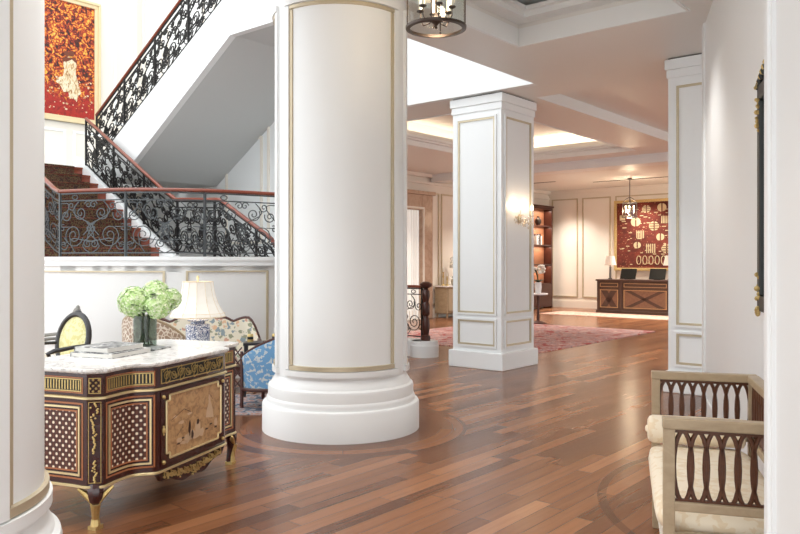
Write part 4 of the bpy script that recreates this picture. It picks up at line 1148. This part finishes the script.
spots = [(-9.95, 3.3, .1), (-9.35, 3.25, .14), (-8.85, 3.28, .15), (-8.4, 3.25, .16), (-9.7, 2.85, .17), (-9.1, 2.7, .17), (-8.75, 2.9, .14), (-8.4, 2.75, .18), (-8.0, 2.9, .15), (-9.55, 2.45, .15), (-8.9, 2.35, .13), (-8.35, 2.2, .17), (-9.2, 2.0, .18), (-8.7, 1.98, .17), (-9.65, 2.1, .12), (-10.15, 3.0, .1), (-7.95, 2.3, .15)]
for i, (x_, z_, r_) in enumerate(spots):
    r_ *= .86
    if i % 3 == 0:
        for j in range(5): k.box(x_ - r_ + j * r_ * .42, x_ - r_ + j * r_ * .42 + .03, 23.358, 23.363, z_ - r_, z_ + r_ * .9)
        continue
    disc(k, x_ - .02, z_, r_, PI / 2, 3 * PI / 2); disc(k, x_ + .02, z_, r_ * .95, -PI / 2, PI / 2)
    if i % 2: 
        for j in range(3): d_.box(x_ - r_, x_ + r_, 23.355, 23.36, z_ - r_ * .6 + j * r_ * .5, z_ - r_ * .6 + j * r_ * .5 + .03)
for i in range(8):
    x_ = -9.6 + i * .2; k.tube([(x_ + .07 * math.cos(q * PI / 5), 23.36, 1.62 + .14 * math.sin(q * PI / 5)) for q in range(10)], .014, 4, closed=True)
rr = random.Random(12)
for i in range(70):
    x_, z_ = rr.uniform(-10.25, -7.75), rr.uniform(1.45, 3.4); k.box(x_, x_ + rr.uniform(.04, .14), 23.358, 23.363, z_, z_ + .025)
k.build('painted_motifs', 'motif', pf, smooth=False); d_.build('dark_bars', 'walnut', pf, smooth=False)

# ------------------------------------------------------------------ reception
DA0, DB0 = -10.2, 21.62
rd = bthing('reception_desk', 'dark wood reception desk with crossed veneer panels below the large artwork', 'desk', DA0, DB0)
DL = 3.0; x0_ = DA0
k = MB(); k.box(x0_, x0_ + DL, DB0, DB0 + .75, .08, .98); k.build('body', 'desk', rd, smooth=False)
k = MB(); k.box(x0_ - .04, x0_ + DL + .04, DB0 - .05, DB0 + .8, .98, 1.03); k.build('worktop', 'desk', rd, smooth=False, bevel=.01)
k = MB(); k.box(x0_ - .03, x0_ + DL + .03, DB0 - .04, DB0 + .78, 0, .09); k.build('plinth', 'desk', rd, smooth=False, bevel=.01)
cols3 = [(x0_ + .04, x0_ + .72), (x0_ + .80, x0_ + 2.20), (x0_ + 2.28, x0_ + 2.96)]
for (u0, u1) in cols3:
    k = MB(); frame_on(k, 'y', DB0, u0 + .05, u1 - .05, .80, .92, .018, .012, -1); frame_on(k, 'y', DB0, u0 + .05, u1 - .05, .17, .72, .022, .015, -1)
    k.build('inlay_frame', 'deskinlay', rd, smooth=False)
    k = MB(); k.box(u0 + .07, u1 - .07, DB0 - .006, DB0, .19, .70); pn = k.build('front_panel', 'walnut', rd, smooth=False)
    cx, cz = (u0 + u1) / 2, .445; k = MB()
    for sg in (-1, 1):
        hw2 = (u1 - u0) / 2 - .08; 
        k.quad([(cx - hw2, DB0 - .009, cz - sg * .25 + .0), (cx - hw2 + .2, DB0 - .009, cz - sg * .25), (cx + hw2, DB0 - .009, cz + sg * .25), (cx + hw2 - .2, DB0 - .009, cz + sg * .25)][::sg])
    k.build('crossed_veneer', 'desk', pn, smooth=False)
for u in (x0_, x0_ + .72, x0_ + 2.2, x0_ + 2.92):
    k = MB(); k.box(u, u + .08, DB0 - .03, DB0 + .01, .09, .98); k.build('pilaster', 'desk', rd, smooth=False, bevel=.005)
def desk_lamp(lb, a, b):
    t_ = bthing('desk_lamp', lb, 'lamp', a, b, 1.03, 'lamps on the reception desk'); o_ = (a, b, 1.03)
    MB().lathe([(0, 0), (.06, 0), (.06, .03), (.03, .04), (.03, .36), (.045, .37), (.012, .40), (.012, .5), (0, .5)], 16, o_).build('base', 'chrome', t_)
    MB().lathe([(.19, .43), (.12, .72)], 24, o_, cap=False).build('lamp_shade', 'shade', t_)
    MB().ball((a, b, 1.03 + .56), .035, 8, 6).build('bulb', 'bulb2', t_)
desk_lamp('white shaded lamp standing at the left end of the reception desk', -9.93, 21.95)
desk_lamp('white shaded lamp further right on the reception desk, half hidden by the pillar', -8.08, 21.95)
def monitor(lb, a, b):
    t_ = bthing('monitor', lb, 'monitor', a, b, 1.03, 'monitors on the reception desk')
    k = MB(); k.slab([(b - .06, 1.05), (b + .06, 1.36), (b + .09, 1.35), (b - .03, 1.04)], 'x', a - .24, a + .24); k.build('screen', 'black', t_, smooth=False)
    k = MB(); k.box(a - .1, a + .1, b - .05, b + .15, 1.03, 1.045); k.box(a - .03, a + .03, b + .0, b + .05, 1.04, 1.2); k.build('stand', 'black', t_, smooth=False)
monitor('black monitor beside the left lamp on the reception desk', -9.35, 21.95)
monitor('black monitor beside the right lamp on the reception desk', -8.45, 21.95)

def lantern(name, lb, cat, a, b, zb, R_, H_, ztop, nc, metal, grp=None, thick=.022):
    t_ = bthing(name, lb, cat, a, b, zb); 
    def rng(mb, r_, z_, w_): mb.tube([(a + r_ * math.cos(q * PI / 16), b + r_ * math.sin(q * PI / 16), zb + z_) for q in range(32)], w_, 6, closed=True)
    k = MB()
    for (z_, w_) in ((.0, thick), (H_, thick * .8)):
        k = MB(); k.lathe([(R_ - w_, z_ - w_ * .35), (R_ + w_ * .4, z_ - w_ * .2), (R_ + w_ * .5, z_ + w_ * .6), (R_ - w_ * .6, z_ + w_ * .8), (R_ - w_, z_ - w_ * .35)], 48, (a, b, zb), cap=False); k.build('ring', metal, t_)
    k = MB(); k.lathe([(R_ - thick * .3, .01), (R_ - thick * .3, H_ - .01)], 40, (a, b, zb), cap=False); k.build('glass_cylinder', 'glass', t_)
    k = MB()
    for i in range(4):
        q = i * PI / 2 + .5; k.tube([(a + (R_) * math.cos(q), b + R_ * math.sin(q), zb + .0), (a + (R_) * math.cos(q), b + R_ * math.sin(q), zb + H_)], thick * .28, 6)
        k.tube([(a + R_ * math.cos(q), b + R_ * math.sin(q), zb + H_), (a + R_ * .5 * math.cos(q), b + R_ * .5 * math.sin(q), zb + H_ + R_ * .6), (a, b, zb + H_ + R_ * .9)], thick * .35, 6)
    k.tube([(a, b, zb + H_ * .1), (a, b, ztop)], thick * .4, 8); k.lathe([(.07 if R_ > .2 else .06, ztop - zb - .03), (.07, ztop - zb)], 20, (a, b, zb))
    k.build('hanging_rod', metal, t_)
    k = MB(); k.lathe([(0, -.06), (.012, -.05), (.008, -.035), (.02, -.02), (.05, .0), (.055, .02), (.03, .035), (.02, .06)], 16, (a, b, zb + .01 + H_ * .08)); k.build('finial', metal, t_)
    for i in range(nc):
        q = i * 2 * PI / nc + .3; ca, sa = math.cos(q), math.sin(q); rr_ = R_ * .58
        pts = [(.03, .05), (rr_ * .4, -.0), (rr_ * .8, -.01), (rr_, .04), (rr_, .09)]
        ar = MB(); ar.tube([(a + p[0] * ca, b + p[0] * sa, zb + H_ * .08 + p[1]) for p in pts], thick * .22, 6)
        ar.lathe([(.008, .09), (.028, .10), (.03, .108), (0, .108)], 12, (a + rr_ * ca, b + rr_ * sa, zb + H_ * .08)); ar_o = ar.build('candle_arm', metal, t_)
        MB().lathe([(.014, .108), (.014, .25)], 10, (a + rr_ * ca, b + rr_ * sa, zb + H_ * .08)).build('candle_sleeve', 'petal_white', ar_o)
        MB().ball((a + rr_ * ca, b + rr_ * sa, zb + H_ * .08 + .28), .016, 8, 8, 1, 1, 2).build('bulb', 'bulb', ar_o)
    return t_
lantern('glass_lantern', 'large round glass lantern with candle bulbs hanging in the near ceiling recess', 'lantern', -3.475, 4.57, 3.345, .222, .55, 4.52, 6, 'bronze')
lantern('pendant_light', 'small crystal pendant light hanging in front of the reception artwork', 'pendant light', -8.9, 21.0, 2.85, .2, .42, 4.0, 4, 'chrome', thick=.03)

# rugs of the hall
tag(MB().box(-10.6, -6.42, 11.25, 16.55, 0, .014).build('rug', 'rug_red', None, at=(0, 0, 0), rz=TH, smooth=False), 'faded red and purple patterned rug behind the square pillar', 'rug')
tag(MB().box(-11.3, -6.0, 20.0, 21.45, 0, .014).build('rug', 'rug_coral', None, at=(0, 0, 0), rz=TH, smooth=False), 'coral and cream rug in front of the reception desk', 'rug')

# ------------------------------------------------------------------ bookcase and far furniture
bc = bthing('bookcase', 'tall dark bookcase with amber lit shelves in the far corner', 'bookcase', -12.85, 22.3)
k = MB(); k.box(-12.83, -12.5, 21.55, 21.62, 0, 3.4); k.box(-12.83, -12.5, 22.95, 23.02, 0, 3.4); k.box(-12.83, -12.5, 21.62, 22.95, 3.33, 3.4); k.box(-12.83, -12.47, 21.5, 23.07, 3.4, 3.46); k.build('frame', 'newel', bc, smooth=False)
k = MB(); k.box(-12.83, -12.8, 21.62, 22.95, .8, 3.33); k.build('back_panel', 'amberwood', bc, smooth=False)
for z_ in (.8, 1.45, 2.1, 2.75):
    k = MB(); k.box(-12.8, -12.52, 21.62, 22.95, z_, z_ + .04); k.build('shelf', 'newel', bc, smooth=False)
k = MB(); k.box(-12.83, -12.49, 21.62, 22.95, 0.05, .8); k.build('cabinet_door', 'newel', bc, smooth=False)
hue = [('page', 'white'), ('cover', 'grey'), ('maroon', 'dark red'), ('page', 'white'), ('inlay', 'tan')]
yy = 22.05
for i, (m_, cn) in enumerate(hue):
    nm = ['leftmost white book on the lit bookcase shelf', 'grey book standing second on the lit bookcase shelf', 'dark red book standing between grey and white books on the lit bookcase shelf', 'white book standing between dark red and tan books on the bookcase', 'tan book at the right end of the bookcase shelf row'][i]
    w_ = .09; k = MB(); k.box(-12.76, -12.56, yy, yy + w_ - .01, 2.14, 2.14 + .30 + .03 * (i % 3)); o = k.build('book', m_, None, at=(0, 0, 0), rz=TH, smooth=False); tag(o, nm, 'book', 'books on the lit bookcase'); yy += w_
t_ = bthing('vase', 'round dark vase on the upper shelf of the lit bookcase', 'vase', -12.65, 22.3, 2.79)
MB().lathe([(0, 0), (.06, 0), (.11, .1), (.1, .2), (.04, .27), (.05, .3), (0, .3)], 16, (-12.65, 22.3, 2.79)).build('body', 'bronze', t_)

def flowers(lb, x_, y_, z_, potr, poth, H_, R_, pot, seed, n_=26):
    t_ = thing('potted_orchid', lb, 'flowers', (x_, y_, z_), 0); rr = random.Random(seed)
    MB().lathe([(0, 0), (potr * .8, 0), (potr, poth * .6), (potr * .9, poth), (0, poth)], 16).build('pot', pot, t_)
    k = MB()
    for i in range(5):
        a = rr.uniform(0, 6.3); k.tube([(0, 0, poth), (R_ * .3 * math.cos(a), R_ * .3 * math.sin(a), poth + H_ * .5), (R_ * .8 * math.cos(a), R_ * .8 * math.sin(a), poth + H_ * .85)], .008, 5)
    for i in range(9):
        a = i * .7; d = Vector((math.cos(a), math.sin(a), .5)); e = Vector((-math.sin(a), math.cos(a), 0)); p = Vector((0, 0, poth - .01))
        k.quad([p, p + d * .08 - e * .04, p + d * .17, p + d * .08 + e * .04])
    k.build('leaves', 'leaf', t_)
    k = MB()
    for i in range(n_):
        a = rr.uniform(0, 2 * PI); q = R_ * math.sqrt(rr.random()); c_ = (q * math.cos(a), q * math.sin(a), poth + H_ * rr.uniform(.55, 1.0))
        k.ball(c_, rr.uniform(.03, .05), 7, 5, 1.2, 1.2, .8)
    k.build('petals', 'petal_white', t_)
fs = (3.5, 19.0)
t_ = thing('pedestal_table', 'white pedestal table with flowers beside the square pillar', 'table', (fs[0], fs[1], 0), 0)
MB().lathe([(0, .73), (.24, .73), (.25, .75), (.24, .77), (0, .77)], 24).build('tabletop', 'porcelain', t_)
MB().lathe([(.2, 0), (.2, .03), (.04, .08), (.03, .4), (.05, .73)], 16).build('pedestal', 'newel', t_)
flowers('white flowers in a white vase on the pedestal table right of the square pillar', fs[0], fs[1], .77, .09, .28, .42, .15, 'porcelain', 3)
# console by the far left wall
cs = bthing('console_table', 'champagne coloured console cabinet against the far left wall', 'console table', -12.6, 17.3)
k = MB(); k.box(-12.79, -12.35, 16.75, 18.0, .12, .86); bd = k.build('body', 'champagne', cs, smooth=False, bevel=.02)
k = MB(); k.box(-12.8, -12.31, 16.7, 18.05, .86, .9); k.build('top', 'marble', cs, smooth=False, bevel=.005)
for (y0_, y1_) in ((16.82, 17.34), (17.4, 17.93)):
    k = MB(); k.box(-12.35, -12.33, y0_, y1_, .2, .8); d_o = k.build('door', 'gilt', cs, smooth=False, bevel=.005)
    MB().ball((-12.32, (y0_ + y1_) / 2 + (.18 if y0_ < 17 else -.18), .5), .02, 8, 6).build('knob', 'gold', d_o)
for (x_, y_) in ((-12.74, 16.82), (-12.4, 16.82), (-12.74, 17.93), (-12.4, 17.93)):
    MB().tube([(x_, y_, .13), (x_, y_, 0)], [.035, .02], 8).build('leg', 'champagne', cs)
ox, oy, _ = BW(-12.55, 17.42)
flowers('white orchids with dark leaves in a gilt pot left of the square pillar', ox, oy, .9, .13, .18, .62, .2, 'gilt', 8, 34)
for (b_2, lb) in ((16.84, 'tall slim brass candlestick at the left end of the console'), (17.02, 'shorter brass candlestick between the tall one and the orchids')):
    hh = .42 if b_2 < 17 else .28; t_ = bthing('candlestick', lb, 'candlestick', -12.55, b_2, .9, 'candlesticks on the console'); o_ = (-12.55, b_2, .9)
    MB().lathe([(.06, 0), (.06, .015), (.015, .04), (.012, hh * .5), (.025, hh * .6), (.012, hh * .8), (.03, hh * .9), (0, hh * .9)], 12, o_).build('stem', 'gold', t_)
    MB().lathe([(.014, hh * .9), (.012, hh * 1.2), (0, hh * 1.22)], 8, o_).build('candle', 'petal_white', t_)

# crystal wall light on the pillar
wa, wb_, wz = -5.788, 9.63, 2.2
wlt = bthing('wall_sconce', 'crystal wall sconce with lit candle bulbs on the square pillar', 'wall light', wa, wb_, wz)
k = MB(); k.ball((wa + .015, wb_, wz), .06, 12, 8, .25, .8, 1.2); k.build('backplate', 'gilt', wlt)
for sg in (-1, 1):
    y_ = wb_ + sg * .16; ar = MB(); ar.tube([(wa + .02, wb_, wz - .02), (wa + .08, wb_ + sg * .06, wz - .07), (wa + .13, y_ - sg * .02, wz - .04), (wa + .13, y_, wz + .03)], .008, 6)
    ar.lathe([(0, 0), (.035, .005), (.04, .015)], 12, (wa + .13, y_, wz + .03)); ao = ar.build('arm', 'crystal', wlt)
    MB().lathe([(.012, .04), (.012, .12)], 8, (wa + .13, y_, wz)).build('candle_sleeve', 'petal_white', ao)
    MB().ball((wa + .13, y_, wz + .16), .022, 8, 8, 1, 1, 1.7).build('bulb', 'bulb', ao)
k = MB(); rr = random.Random(2)
for i in range(46):
    y_ = wb_ + rr.uniform(-.22, .22); k.ball((wa + rr.uniform(.05, .16), y_, wz - rr.uniform(-.04, .15) * (1 - abs(y_ - wb_) * 2)), rr.uniform(.007, .014), 6, 4, 1, 1, 1.8)
k.build('crystal_drops', 'crystal', wlt)

# ------------------------------------------------------------------ light
def area(name, loc, rot, sx, sy, e, color, shape='RECTANGLE'):
    l = bpy.data.lights.new(name, 'AREA'); l.shape = shape; l.size = sx; l.size_y = sy; l.energy = e; l.color = color
    o_ = bpy.data.objects.new(name, l); col.objects.link(o_); o_.location = loc; o_.rotation_euler = rot; return o_
def point(name, loc, e, color, r_=.05):
    l = bpy.data.lights.new(name, 'POINT'); l.energy = e; l.color = color; l.shadow_soft_size = r_
    o_ = bpy.data.objects.new(name, l); col.objects.link(o_); o_.location = loc; return o_
warm = (1, .78, .55)
# uplights added to brighten the near tray, then the cove strips of the far tray
for (a_, b_, sx, sy) in ((-4.5, 4.57, .06, 5.2), (-2.45, 4.57, .06, 5.2), (-3.47, 7.44, 1.7, .06)): area('tray_fill_light', BW(a_, b_, CZ + .36), (PI, 0, TH), sx, sy, 5, (1, .93, .84))
for (a_, b_, sx, sy) in ((-10.0, 12.9, .1, 5.6), (-6.45, 12.9, .1, 5.6), (-8.2, 16.0, 3.2, .1), (-8.2, 9.85, 3.2, .1)):
    area('cove_light', BW(a_, b_, CZ + .32), (PI, 0, TH), sx, sy, 5, warm)
point('lamp_light', (LX, LYY, .73 + .44), 1.2, (1, .9, .78), .04)
for sg in (-1, 1): point('sconce_light', BW(wa + .14, wb_ + sg * .16, wz + .2), .9, warm, .03)
point('lantern_light', BW(-3.475, 4.57, 3.6), 6, warm, .08)
point('pendant_light', BW(-8.9, 21.0, 3.05), 30, warm, .08)
# spots without fixtures, added to brighten the far hall and the near zone
for (a_, b_) in ((-11.3, 11.5), (-11.3, 14.5), (-11.3, 18.4), (-8.6, 18.6), (-6.9, 18.6), (-9.4, 22.6), (-7.6, 22.6), (-11.8, 22.3), (-3.6, 13), (-3.6, 17), (-1, 15), (-7.6, 19.5), (-2.95, 6.8), (-2.95, 2.3), (-4.0, 2.3), (-1.2, .4), (-3.4, -.8)):
    l = bpy.data.lights.new('fill_spot', 'SPOT'); l.energy = 60 if b_ < 9 else 230; l.color = (1, .98, .95) if b_ < 9 else (1, .93, .84); l.spot_size = 1.9; l.spot_blend = .8; l.shadow_soft_size = .15
    o_ = bpy.data.objects.new('fill_spot', l); col.objects.link(o_); o_.location = BW(a_, b_, CZ - .03)
for z_ in (1.44, 2.09, 2.74, 3.31): area('shelf_light', BW(-12.62, 22.3, z_ - .01), (0, 0, TH), .05, 1.2, 4, (1, .8, .62))

w_ = bpy.data.worlds.new('sky'); sc.world = w_; w_.use_nodes = True
bg = w_.node_tree.nodes['Background']; bg.inputs[0].default_value = (.945, .98, 1, 1); bg.inputs[1].default_value = 1.0

cam = bpy.data.cameras.new('camera'); co = bpy.data.objects.new('camera', cam); col.objects.link(co)
co.location = (0, 0, 1.56); co.rotation_euler = (PI / 2, 0, 0)
cam.sensor_width = 36; cam.lens = 33.75; cam.shift_y = -5 / 800; cam.clip_start = .05; cam.clip_end = 200
sc.camera = co
sc.view_settings.view_transform = 'Standard'; sc.view_settings.look = 'None'; sc.view_settings.gamma = 1.0
sc.view_settings.use_curve_mapping = False; sc.view_settings.exposure = 1.26
